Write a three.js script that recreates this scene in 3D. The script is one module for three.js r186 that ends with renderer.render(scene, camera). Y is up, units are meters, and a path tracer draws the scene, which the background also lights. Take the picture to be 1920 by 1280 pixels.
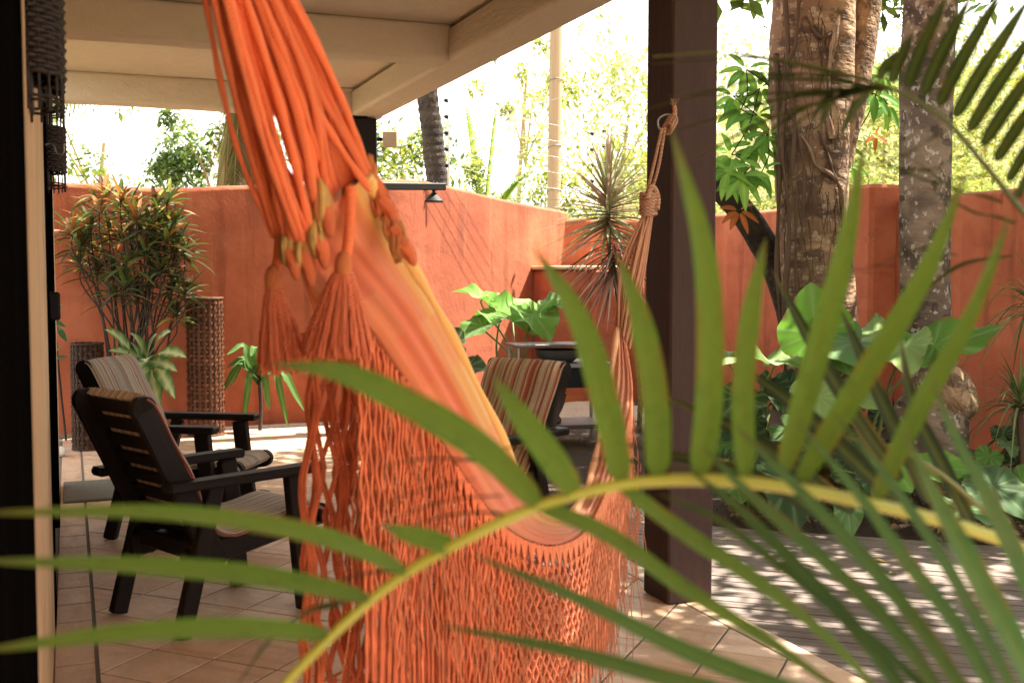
import * as THREE from 'three';
import { mergeGeometries, mergeVertices } from 'three/addons/utils/BufferGeometryUtils.js';

// ---------------------------------------------------------------- camera, sky, sun, exposure
const scene = new THREE.Scene();
const YAW = 21.6 * Math.PI / 180, PITCH = 3.41 * Math.PI / 180, FPX = 2100, EYE = 1.29;
const camera = new THREE.PerspectiveCamera(2 * Math.atan(640 / FPX) * 180 / Math.PI, 1.5, 0.05, 400);
camera.rotation.order = 'YXZ';
camera.position.set(0, EYE, 0);
camera.rotation.set(-PITCH, -YAW, 0);
camera.focus = 6.4;
camera.userData.fStop = 4.8;
camera.updateMatrixWorld(true);
const renderer = new THREE.WebGLRenderer({ antialias: true });
renderer.toneMapping = THREE.LinearToneMapping;
renderer.toneMappingExposure = 6.3;
renderer.shadowMap.enabled = true;

const SUNDIR = new THREE.Vector3(0.5, 0.86, 0.0).normalize();
const sun = new THREE.DirectionalLight(new THREE.Color(1.0, 0.92, 0.80), 3.2);
sun.name = 'sun';
sun.position.copy(SUNDIR).multiplyScalar(30).add(new THREE.Vector3(2, 0, -6));
sun.target.position.set(2, 0, -6);
sun.castShadow = true;
sun.shadow.radius = 1;
sun.shadow.mapSize.set(4096, 4096);
Object.assign(sun.shadow.camera, { left: -16, right: 16, top: 16, bottom: -16, near: 1, far: 70 });
scene.add(sun, sun.target);

function makeSky() {
  const W = 512, H = 256, d = new Float32Array(W * H * 4);
  for (let y = 0; y < H; y++) {
    const el = ((y + 0.5) / H - 0.5) * Math.PI, up = Math.max(0, Math.sin(el));
    for (let x = 0; x < W; x++) {
      const az = ((x + 0.5) / W - 0.5) * 2 * Math.PI;
      const dir = new THREE.Vector3(Math.cos(az) * Math.cos(el), Math.sin(el), Math.sin(az) * Math.cos(el));
      const c = Math.max(0, dir.dot(SUNDIR)), glow = 0.10 * Math.pow(c, 3);
      const k = Math.pow(1 - up, 1.6), o = (y * W + x) * 4;
      d[o] = 0.40 + 0.16 * k + glow; d[o + 1] = 0.415 + 0.13 * k + glow * 0.95; d[o + 2] = 0.42 + 0.08 * k + glow * 0.8; d[o + 3] = 1;
      if (el < 0) { d[o] = 0.16; d[o + 1] = 0.16; d[o + 2] = 0.11; }
    }
  }
  const t = new THREE.DataTexture(d, W, H, THREE.RGBAFormat, THREE.FloatType);
  t.mapping = THREE.EquirectangularReflectionMapping; t.magFilter = THREE.LinearFilter; t.needsUpdate = true;
  return t;
}
scene.background = makeSky();
scene.environment = scene.background;

// ---------------------------------------------------------------- numbers and places
let SEED = 12345;
function rnd() { SEED = (SEED + 0x6d2b79f5) | 0; let t = Math.imul(SEED ^ (SEED >>> 15), 1 | SEED); t = (t + Math.imul(t ^ (t >>> 7), 61 | t)) ^ t; return ((t ^ (t >>> 14)) >>> 0) / 4294967296; }
const rr = (a, b) => a + (b - a) * rnd(), seed = (s) => { SEED = s; };
const V = (x, y, z) => new THREE.Vector3(x, y, z);
const lerp = THREE.MathUtils.lerp, clamp = THREE.MathUtils.clamp, sstep = THREE.MathUtils.smoothstep;
const CY = Math.cos(YAW), SY = Math.sin(YAW);
// the house axes are the world's: x to the right along the wall, -z in depth. (x, D) are metres right of and ahead of the eye.
const W = (x, y, D) => V(CY * x + SY * D, y, SY * x - CY * D);
const H = (l, y, s) => V(l, y, -s);
const fwd = (deg) => { const a = deg * Math.PI / 180; return W(Math.sin(a), 0, Math.cos(a)).setY(0); };
function ray(px, py) { return V((px - 960) / FPX, -(py - 640) / FPX, -1).applyEuler(camera.rotation); }
const AHEAD = fwd(0);
function P(px, py, D) { const r = ray(px, py); return r.multiplyScalar(D / (r.x * AHEAD.x + r.z * AHEAD.z)).add(V(0, EYE, 0)); }
function G(px, py, y = 0) { const r = ray(px, py); return r.multiplyScalar((y - EYE) / r.y).add(V(0, EYE, 0)); }
const curve = (pts) => new THREE.CatmullRomCurve3(pts, false, 'centripetal');

// ---------------------------------------------------------------- names and labels
const taken = new Map();
function numbered(name) { const n = taken.get(name) ?? 0; taken.set(name, n + 1); return n ? name + '_' + String(n).padStart(3, '0') : name; }
function tag(o, label, category, group, kind) {
  if (label) o.userData.label = label;
  if (category) o.userData.category = category;
  if (group) o.userData.group = group;
  if (kind) o.userData.kind = kind;
  return o;
}
function thing(name, label, category, pos = V(0, 0, 0), turn = 0, group) {
  const o = new THREE.Group(); o.name = numbered(name); o.position.copy(pos); o.rotation.y = turn; scene.add(o);
  return tag(o, label, category, group);
}
function mesh(name, geo, mat, parent = scene) {
  const o = new THREE.Mesh(geo, mat); o.name = parent === scene ? numbered(name) : name; o.castShadow = o.receiveShadow = true;
  parent.add(o);
  return o;
}
function struct(name, geo, mat) { return tag(mesh(name, geo, mat), null, null, null, 'structure'); }

// ---------------------------------------------------------------- geometry
class GB {
  constructor() { this.p = []; this.u = []; this.c = []; this.i = []; this.n = 0; }
  v(p, u = 0, w = 0, c) { this.p.push(p.x, p.y, p.z); this.u.push(u, w); if (c) this.c.push(c[0], c[1], c[2]); else this.c.push(1, 1, 1); return this.n++; }
  t(a, b, c) { this.i.push(a, b, c); }
  q(a, b, c, d) { this.i.push(a, b, c, a, c, d); }
  geo(colors = false, flat = false) {
    let g = new THREE.BufferGeometry();
    g.setAttribute('position', new THREE.Float32BufferAttribute(this.p, 3));
    g.setAttribute('uv', new THREE.Float32BufferAttribute(this.u, 2));
    if (colors) g.setAttribute('color', new THREE.Float32BufferAttribute(this.c, 3));
    g.setIndex(this.i);
    if (flat) g = g.toNonIndexed();
    g.computeVertexNormals();
    return g;
  }
}
function frame(t, hint) { const s = V().crossVectors(t, hint); if (s.lengthSq() < 1e-8) s.crossVectors(t, V(1, 0.2, 0.1)); s.normalize(); return [s, V().crossVectors(s, t).normalize()]; }
function tube(gb, pts, rf, sides = 6, col, cap = true, uvs = 1) {
  const rows = []; let hint = V(0.13, 1, 0.21), along = 0, N = pts.length, s0 = null;
  for (let k = 0; k < N; k++) {
    const t = V().subVectors(pts[Math.min(k + 1, N - 1)], pts[Math.max(k - 1, 0)]).normalize();
    let [s, n] = frame(t, s0 ? V().crossVectors(s0, t).multiplyScalar(1) : hint);
    if (s0) { s = s0.clone().addScaledVector(t, -s0.dot(t)).normalize(); n = V().crossVectors(s, t).normalize(); }
    s0 = s;
    if (k) along += pts[k].distanceTo(pts[k - 1]);
    const row = [];
    for (let j = 0; j <= sides; j++) {
      const a = j / sides * 2 * Math.PI, r = typeof rf === 'function' ? rf(k / (N - 1), a) : rf;
      const q = pts[k].clone().addScaledVector(s, Math.cos(a) * r).addScaledVector(n, Math.sin(a) * r);
      row.push(gb.v(q, j / sides * uvs, along, typeof col === 'function' ? col(k / (N - 1), a) : col));
    }
    rows.push(row);
  }
  for (let k = 0; k + 1 < N; k++) for (let j = 0; j < sides; j++) gb.q(rows[k][j], rows[k + 1][j], rows[k + 1][j + 1], rows[k][j + 1]);
  if (cap) for (const [e, f] of [[0, 1], [N - 1, 0]]) {
    const m = gb.v(pts[e], 0.5, 0, typeof col === 'function' ? col(e ? 1 : 0, 0) : col);
    for (let j = 0; j < sides; j++) f ? gb.t(m, rows[e][j], rows[e][j + 1]) : gb.t(m, rows[e][j + 1], rows[e][j]);
  }
}
// a long leaf: a strip with a keel along its middle
function blade(gb, pts, wf, up, fold = 0.25, col, twist = 0) {
  const N = pts.length, rows = [];
  for (let k = 0; k < N; k++) {
    const f = k / (N - 1), t = V().subVectors(pts[Math.min(k + 1, N - 1)], pts[Math.max(k - 1, 0)]).normalize();
    let [s, n] = frame(t, up);
    if (twist) { const q = new THREE.Quaternion().setFromAxisAngle(t, twist * f); s.applyQuaternion(q); n.applyQuaternion(q); }
    const w = typeof wf === 'function' ? wf(f) : wf, c = typeof col === 'function' ? col : () => col;
    rows.push([
      gb.v(pts[k].clone().addScaledVector(s, -w).addScaledVector(n, fold * w), 0, f, c(f, -1)),
      gb.v(pts[k].clone().addScaledVector(s, -w * 0.5).addScaledVector(n, fold * w * 0.62), 0.25, f, c(f, -0.5)),
      gb.v(pts[k].clone(), 0.5, f, c(f, 0)),
      gb.v(pts[k].clone().addScaledVector(s, w * 0.5).addScaledVector(n, fold * w * 0.62), 0.75, f, c(f, 0.5)),
      gb.v(pts[k].clone().addScaledVector(s, w).addScaledVector(n, fold * w), 1, f, c(f, 1))]);
  }
  for (let k = 0; k + 1 < N; k++) for (let j = 0; j < 4; j++) gb.q(rows[k][j], rows[k][j + 1], rows[k + 1][j + 1], rows[k + 1][j]);
}
// a bar of wood from a to b with planed-off edges
function barGB(gb, a, b, w, h, up = V(0, 1, 0), bev = 0.004, col) {
  const t = V().subVectors(b, a), L = t.length(); t.normalize();
  const [s, n] = frame(t, up), x = w / 2, y = h / 2, c = Math.min(bev, x * 0.45, y * 0.45);
  const oct = [[x - c, -y], [x, -y + c], [x, y - c], [x - c, y], [-x + c, y], [-x, y - c], [-x, -y + c], [-x + c, -y]];
  const ring = (p, k) => oct.map(([i, j]) => p.clone().addScaledVector(s, i * k[0]).addScaledVector(n, j * k[1]));
  const k1 = [(x - c) / x, (y - c) / y], rings = [ring(a, k1), ring(a.clone().addScaledVector(t, c), [1, 1]), ring(b.clone().addScaledVector(t, -c), [1, 1]), ring(b, k1)];
  let per = [0]; for (let j = 0; j < 8; j++) per.push(per[j] + Math.hypot(oct[(j + 1) % 8][0] - oct[j][0], oct[(j + 1) % 8][1] - oct[j][1]));
  const al = [0, c, L - c, L];
  for (let r = 0; r < 3; r++) for (let j = 0; j < 8; j++) {
    const j2 = (j + 1) % 8;
    gb.q(gb.v(rings[r][j], al[r], per[j], col), gb.v(rings[r][j2], al[r], per[j + 1], col), gb.v(rings[r + 1][j2], al[r + 1], per[j + 1], col), gb.v(rings[r + 1][j], al[r + 1], per[j], col));
  }
  for (const [e, fl] of [[0, 1], [3, 0]]) {
    const o = oct.map(([i, j], q) => gb.v(rings[e][q], i, j, col));
    for (let j = 1; j < 7; j++) fl ? gb.t(o[0], o[j + 1], o[j]) : gb.t(o[0], o[j], o[j + 1]);
  }
}
function bar(a, b, w, h, up, bev) { const gb = new GB(); barGB(gb, a, b, w, h, up, bev); return gb.geo(false, true); }
function merged(list) { return mergeGeometries(list.map((g) => { const q = g.index ? g.toNonIndexed() : g; for (const n of Object.keys(q.attributes)) if (!['position', 'normal', 'uv', 'color'].includes(n)) q.deleteAttribute(n); return q; })); }
// a flat polygon in the ground plane (x, z pairs), thick, with a small chamfer at its top edge
function slabGeo(poly, y0, y1, ch, axis) {
  let area = 0; const N = poly.length;
  for (let k = 0; k < N; k++) { const [a, b] = poly[k], [c, d] = poly[(k + 1) % N]; area += a * d - c * b; }
  const q = area > 0 ? poly.slice().reverse() : poly.slice();   // seen from above, counter-clockwise in (x, -z)
  const cx = q.reduce((s, p) => s + p[0], 0) / N, cz = q.reduce((s, p) => s + p[1], 0) / N;
  const ins = q.map(([x, z]) => { const dx = cx - x, dz = cz - z, l = Math.hypot(dx, dz) || 1; const k = Math.min(ch * 1.4, l * 0.4) / l; return [x + dx * k, z + dz * k]; });
  const gb = new GB(), [ux, uz] = axis, uv = (x, z) => [x * ux + z * uz, -x * uz + z * ux];
  const top = ins.map(([x, z]) => gb.v(V(x, y1, z), ...uv(x, z)));
  for (let k = 1; k + 1 < N; k++) gb.t(top[0], top[k], top[k + 1]);
  for (let k = 0; k < N; k++) {
    const k2 = (k + 1) % N, P4 = [[ins[k], y1], [q[k], y1 - ch], [q[k2], y1 - ch], [ins[k2], y1]].map(([[x, z], y]) => gb.v(V(x, y, z), ...uv(x, z)));
    gb.q(P4[0], P4[1], P4[2], P4[3]);
    const B4 = [[q[k], y1 - ch], [q[k], y0], [q[k2], y0], [q[k2], y1 - ch]].map(([[x, z], y]) => gb.v(V(x, y, z), ...uv(x, z)));
    gb.q(B4[0], B4[1], B4[2], B4[3]);
  }
  return gb.geo(false, true);
}
function clip(poly, inside) { // half-planes [nx, nz, d]: keeps n.p <= d
  for (const [nx, nz, d] of inside) {
    const out = [];
    for (let k = 0; k < poly.length; k++) {
      const a = poly[k], b = poly[(k + 1) % poly.length], da = a[0] * nx + a[1] * nz - d, db = b[0] * nx + b[1] * nz - d;
      if (da <= 0) out.push(a);
      if (da * db < 0) { const t = da / (da - db); out.push([a[0] + (b[0] - a[0]) * t, a[1] + (b[1] - a[1]) * t]); }
    }
    poly = out;
    if (poly.length < 3) return [];
  }
  return poly;
}
const areaOf = (p) => Math.abs(p.reduce((s, a, k) => { const b = p[(k + 1) % p.length]; return s + a[0] * b[1] - b[0] * a[1]; }, 0)) / 2;

// ---------------------------------------------------------------- textures
function hash(x, y, s) { let h = Math.imul(x, 374761393) ^ Math.imul(y, 668265263) ^ Math.imul(s, 2147483647 - 58); h = Math.imul(h ^ (h >>> 13), 1274126177); return ((h ^ (h >>> 16)) >>> 0) / 4294967296; }
function vnoise(u, v, pu, pv, s) {
  const x = u * pu, y = v * pv, x0 = Math.floor(x), y0 = Math.floor(y), fx = x - x0, fy = y - y0, a = fx * fx * (3 - 2 * fx), b = fy * fy * (3 - 2 * fy);
  const m = (i, n) => ((i % n) + n) % n, h = (i, j) => hash(m(i, pu), m(j, pv), s);
  return lerp(lerp(h(x0, y0), h(x0 + 1, y0), a), lerp(h(x0, y0 + 1), h(x0 + 1, y0 + 1), a), b);
}
function fbm(u, v, pu, pv, oct, s) { let r = 0, a = 0.5, n = 0; for (let k = 0; k < oct; k++) { r += a * vnoise(u, v, pu, pv, s + k * 7); n += a; a *= 0.55; pu *= 2; pv *= 2; } return r / n; }
function texture(w, h, fn, srgb = true, metres = [1, 1]) {
  const d = new Uint8Array(w * h * 4), enc = (x) => { x = clamp(x, 0, 1); return srgb ? (x <= 0.0031308 ? x * 12.92 : 1.055 * Math.pow(x, 1 / 2.4) - 0.055) * 255 : x * 255; };
  for (let y = 0; y < h; y++) for (let x = 0; x < w; x++) {
    const c = fn((x + 0.5) / w, (y + 0.5) / h), o = (y * w + x) * 4;
    if (typeof c === 'number') d[o] = d[o + 1] = d[o + 2] = enc(c); else { d[o] = enc(c[0]); d[o + 1] = enc(c[1]); d[o + 2] = enc(c[2]); }
    d[o + 3] = 255;
  }
  const t = new THREE.DataTexture(d, w, h, THREE.RGBAFormat); t.wrapS = t.wrapT = THREE.RepeatWrapping; t.magFilter = THREE.LinearFilter; t.minFilter = THREE.LinearMipmapLinearFilter;
  if (srgb) t.colorSpace = THREE.SRGBColorSpace;
  t.repeat.set(1 / metres[0], 1 / metres[1]); t.needsUpdate = true;
  return t;
}
const mul = (c, k) => [c[0] * k, c[1] * k, c[2] * k], mix = (a, b, t) => [lerp(a[0], b[0], t), lerp(a[1], b[1], t), lerp(a[2], b[2], t)];
const std = (o) => new THREE.MeshStandardMaterial(o), phy = (o) => new THREE.MeshPhysicalMaterial(o);
const rgb = (r, g, b) => new THREE.Color().setRGB(r, g, b);
function plaster(c1, c2, c3) {
  return texture(1024, 1024, (u, v) => {
    const a = fbm(u, v, 3, 3, 5, 11), b = fbm(u, v, 9, 7, 5, 29), e = fbm(u, v, 60, 60, 3, 5), sm = fbm(u, v, 5, 14, 4, 71);
    let c = mix(c1, c2, sstep(a, 0.3, 0.7)); c = mix(c, c3, 0.55 * sstep(b, 0.5, 0.78)); c = mix(c, mul(c2, 0.8), 0.4 * sstep(sm, 0.55, 0.75)); const ck = Math.abs(fbm(u, v, 4, 4, 6, 131) - 0.5), ck2 = fbm(u, v, 6, 6, 2, 55); if (ck < 0.0025 && ck2 > 0.58) c = mul(c, 0.8); const dr = fbm(u, v, 46, 2, 4, 201); c = mix(c, mul(c3, 1.12), 0.3 * sstep(dr, 0.58, 0.72) * sstep(fbm(u, v, 5, 3, 3, 77), 0.45, 0.65)); c = mul(c, 1 - 0.22 * sstep(fbm(u, v, 26, 3, 4, 303), 0.6, 0.74));
    return mul(c, 0.9 + 0.2 * e);
  }, true, [3.1, 3.1]);
}
const plasterBump = texture(1024, 1024, (u, v) => 0.55 * fbm(u, v, 14, 14, 5, 3) + 0.3 * fbm(u, v, 70, 50, 3, 8) + 0.15 * vnoise(u, v, 240, 240, 17), false, [1.7, 1.7]);
const grainBump = texture(512, 512, (u, v) => 0.7 * fbm(u, v, 6, 90, 4, 3) + 0.3 * fbm(u, v, 4, 200, 2, 9), false, [0.8, 0.25]);
const fineBump = texture(512, 512, (u, v) => fbm(u, v, 40, 40, 4, 33), false, [0.4, 0.4]);
const M = {};
M.terracotta = std({ map: plaster([0.43, 0.118, 0.052], [0.36, 0.090, 0.040], [0.50, 0.165, 0.08]), bumpMap: plasterBump, bumpScale: 0.006, roughness: 0.95, envMapIntensity: 1 });
M.cream = std({ map: plaster([0.68, 0.47, 0.28], [0.62, 0.41, 0.23], [0.71, 0.51, 0.32]), bumpMap: plasterBump, bumpScale: 0.008, roughness: 0.9 });
M.ceiling = std({ map: texture(512, 512, (u, v) => mul(mix([0.70, 0.585, 0.47], [0.66, 0.54, 0.43], fbm(u, v, 3, 3, 5, 9)), 0.95 + 0.1 * fbm(u, v, 40, 40, 3, 4)), true, [2.7, 2.7]), bumpMap: plasterBump, bumpScale: 0.012, roughness: 0.9 });
const darkGrain = (c, k) => texture(512, 256, (u, v) => mul(mix(c, mul(c, 0.45), fbm(u, v, 5, 60, 5, 7)), 0.8 + k * fbm(u, v, 2, 8, 3, 2)), true, [0.9, 0.3]);
M.darkwood = phy({ map: darkGrain([0.017, 0.010, 0.008], 0.5), bumpMap: grainBump, bumpScale: 0.0012, roughness: 0.5, specularIntensity: 0.35 });
M.post = phy({ map: texture(512, 256, (u, v) => mul(mix([0.066, 0.039, 0.033], [0.050, 0.029, 0.024], fbm(u, v, 3, 22, 5, 7)), 0.88 + 0.24 * fbm(u, v, 30, 50, 3, 2)), true, [1.1, 0.5]), bumpMap: grainBump, bumpScale: 0.0012, roughness: 0.7, specularIntensity: 0.25 });
M.black = phy({ color: rgb(0.010, 0.009, 0.008), roughness: 0.5, specularIntensity: 0.5 });
M.blackframe = phy({ color: rgb(0.003, 0.0025, 0.0025), roughness: 0.9, specularIntensity: 0.0 });
M.metal = std({ color: rgb(0.32, 0.30, 0.28), metalness: 0.8, roughness: 0.45, bumpMap: fineBump, bumpScale: 0.0006 });
M.grout = std({ color: rgb(0.15, 0.125, 0.11), bumpMap: fineBump, bumpScale: 0.002, roughness: 0.95 });
const tileTex = texture(1024, 1024, (u, v) => {
  const a = fbm(u, v, 4, 6, 5, 21), s = fbm(u, v, 3, 22, 4, 47), e = fbm(u, v, 80, 80, 2, 9), d = fbm(u, v, 16, 16, 4, 91);
  let c = mix([0.49, 0.37, 0.27], [0.57, 0.46, 0.36], sstep(a, 0.3, 0.7)); c = mix(c, [0.42, 0.25, 0.17], 0.6 * sstep(s, 0.5, 0.72)); c = mix(c, [0.34, 0.26, 0.21], 0.35 * sstep(d, 0.58, 0.75));
  return mul(c, 0.92 + 0.16 * e);
}, true, [1.3, 1.3]);
M.tiles = [1, 0.92, 1.06, 0.98].map((k, i) => std({ map: tileTex, color: rgb(k * 1.28, 1.16 * k * [1, 0.98, 1.0, 0.95][i], k * [1.08, 1.02, 1.09, 0.96][i]), bumpMap: fineBump, bumpScale: 0.0012, roughness: 0.5 }));
const plankTex = texture(1024, 512, (u, v) => {
  const g = fbm(u, v, 5, 70, 5, 5), b = fbm(u, v, 6, 6, 4, 15), k = fbm(u, v, 3, 160, 2, 77);
  let c = mix([0.26, 0.20, 0.17], [0.15, 0.11, 0.09], sstep(g, 0.35, 0.7)); c = mix(c, [0.30, 0.25, 0.22], 0.5 * sstep(b, 0.45, 0.7)); return mul(c, 0.85 + 0.3 * k);
}, true, [1.6, 0.5]);
M.planks = [0.85, 0.70, 0.98, 0.78].map((k, i) => std({ map: plankTex, color: rgb(k, k * 0.99, k * [1, 0.98, 0.97, 1][i]), bumpMap: grainBump, bumpScale: 0.0025, roughness: 0.7 }));
M.soil = std({ map: texture(512, 512, (u, v) => { const a = fbm(u, v, 12, 12, 5, 2), b = fbm(u, v, 50, 50, 3, 4); return mix([0.035, 0.022, 0.014], [0.10, 0.06, 0.038], a * 0.6 + b * 0.4); }, true, [1.1, 1.1]), bumpMap: fineBump, bumpScale: 0.03, roughness: 1 });
const bark = (a, b, c, lich, lk, s) => texture(512, 1024, (u, v) => {
  const n = fbm(u, v, 4, 8, 5, s), ring = fbm(u, v, 3, 70, 4, s + 5), p = fbm(u, v, 12, 18, 6, s + 9), q = fbm(u, v, 36, 44, 5, s + 31);
  let k = mix(a, b, sstep(n, 0.35, 0.65)); k = mix(k, c, 0.75 * sstep(p, 0.52, 0.66)); k = mix(k, lich, lk * sstep(q, 0.62, 0.70)); return mul(k, 0.85 + 0.28 * ring);
}, true, [1, 1.3]);
const barkBump = texture(512, 1024, (u, v) => 0.3 * fbm(u, v, 6, 60, 4, 5) + 0.7 * fbm(u, v, 16, 26, 5, 6), false, [1, 1.3]);
M.barkPale = std({ map: bark([0.38, 0.245, 0.14], [0.21, 0.122, 0.068], [0.07, 0.04, 0.026], [0.50, 0.40, 0.27], 0.55, 3), bumpMap: barkBump, bumpScale: 0.022, roughness: 0.9 });
M.barkGrey = std({ map: bark([0.23, 0.165, 0.115], [0.115, 0.08, 0.056], [0.025, 0.018, 0.013], [0.46, 0.42, 0.35], 0.75, 43), bumpMap: barkBump, bumpScale: 0.02, roughness: 0.9 });
M.barkDark = std({ map: bark([0.05, 0.036, 0.026], [0.03, 0.022, 0.016], [0.015, 0.011, 0.009], [0.13, 0.11, 0.09], 0.4, 83), bumpMap: barkBump, bumpScale: 0.02, roughness: 0.95 });
M.vine = std({ color: rgb(0.13, 0.075, 0.045), bumpMap: fineBump, bumpScale: 0.004, roughness: 0.9 });
M.stem = std({ color: rgb(0.032, 0.022, 0.015), roughness: 0.8 });
const leafMat = (o) => phy({ color: rgb(1, 1, 1), vertexColors: true, side: THREE.DoubleSide, roughness: 0.92, transmission: 0.35, thickness: 0, clearcoat: 0.06, clearcoatRoughness: 0.4, specularIntensity: 0.4, ...o });
M.leaf = leafMat({});
M.leafBig = leafMat({ transmission: 0.4, clearcoat: 0.1 });
const ribTex = texture(128, 256, (u, v) => { const r = 0.5 + 0.5 * Math.cos(u * 2 * Math.PI * 13), n = fbm(u, v, 6, 5, 3, 3), f = fbm(u, v, 3, 40, 3, 8); return mul([1, 1, 1], 0.74 + 0.16 * r + 0.22 * n - 0.12 * sstep(f, 0.6, 0.75)); }), ribBump = texture(128, 128, (u, v) => 0.5 + 0.5 * Math.cos(u * 2 * Math.PI * 13) * (0.7 + 0.3 * vnoise(u, v, 4, 9, 2)), false);
M.frond = leafMat({ map: ribTex, bumpMap: ribBump, bumpScale: 0.0006, transmission: 0.42, clearcoat: 0.03, specularIntensity: 0.2 });
M.leafFar = leafMat({ transmission: 0.5, clearcoat: 0 });
M.petiole = phy({ vertexColors: true, roughness: 0.5, clearcoat: 0.15 });
M.cord = phy({ vertexColors: true, roughness: 0.95, sheen: 0.4, sheenColor: rgb(1, 0.5, 0.3), sheenRoughness: 0.6, bumpMap: texture(64, 64, (u, v) => 0.5 + 0.5 * Math.sin((u + v * 2) * Math.PI * 4), false, [0.5, 0.03]), bumpScale: 0.0016 });
M.ropePale = phy({ color: rgb(0.55, 0.30, 0.19), roughness: 0.95, bumpMap: texture(64, 64, (u, v) => 0.5 + 0.5 * Math.sin((u * 2 + v * 2) * Math.PI * 2), false, [0.5, 0.03]), bumpScale: 0.004 });
M.white = std({ color: rgb(0.75, 0.73, 0.68), roughness: 0.6 });
M.counter = phy({ color: rgb(0.25, 0.25, 0.26), metalness: 0.5, roughness: 0.45, bumpMap: fineBump, bumpScale: 0.0006 });
M.shelf = std({ color: rgb(0.12, 0.10, 0.095), roughness: 0.4, metalness: 0.4 });
M.basin = phy({ color: rgb(0.06, 0.055, 0.05), roughness: 0.5, side: THREE.DoubleSide });
M.pot = std({ color: rgb(0.16, 0.12, 0.085), bumpMap: fineBump, bumpScale: 0.002, roughness: 0.8 });
M.knot = [rgb(0.88, 0.47, 0.12), rgb(0.82, 0.24, 0.08), rgb(0.80, 0.17, 0.06)].map((c) => phy({ color: c, roughness: 0.95, bumpMap: fineBump, bumpScale: 0.004, sheen: 0.3, sheenColor: rgb(1, 0.6, 0.3) }));
M.bunch = phy({ vertexColors: true, roughness: 0.95, bumpMap: fineBump, bumpScale: 0.004, sheen: 0.3, sheenColor: rgb(1, 0.5, 0.3) });
M.polewood = std({ map: texture(256, 512, (u, v) => mul(mix([0.42, 0.30, 0.19], [0.30, 0.21, 0.13], fbm(u, v, 20, 4, 4, 5)), 0.9 + 0.3 * fbm(u, v, 60, 3, 2, 8)), true, [0.5, 2]), roughness: 0.9 });
M.lichen = std({ color: rgb(0.50, 0.46, 0.40), roughness: 1, side: THREE.DoubleSide });
M.rattanDark = std({ color: rgb(0.022, 0.012, 0.009), bumpMap: grainBump, bumpScale: 0.0008, roughness: 0.6 });
M.rattan = phy({ map: darkGrain([0.105, 0.048, 0.026], 0.8), bumpMap: grainBump, bumpScale: 0.001, roughness: 0.55, clearcoat: 0.2, clearcoatRoughness: 0.35 });
M.liner = std({ color: rgb(0.03, 0.018, 0.012), roughness: 0.9, side: THREE.DoubleSide });
M.drumTall = phy({ map: darkGrain([0.12, 0.05, 0.026], 0.8), vertexColors: true, roughness: 0.6, specularIntensity: 0.4, side: THREE.DoubleSide });
M.drumShort = phy({ map: darkGrain([0.05, 0.024, 0.015], 0.8), vertexColors: true, roughness: 0.6, specularIntensity: 0.4, side: THREE.DoubleSide });
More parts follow.
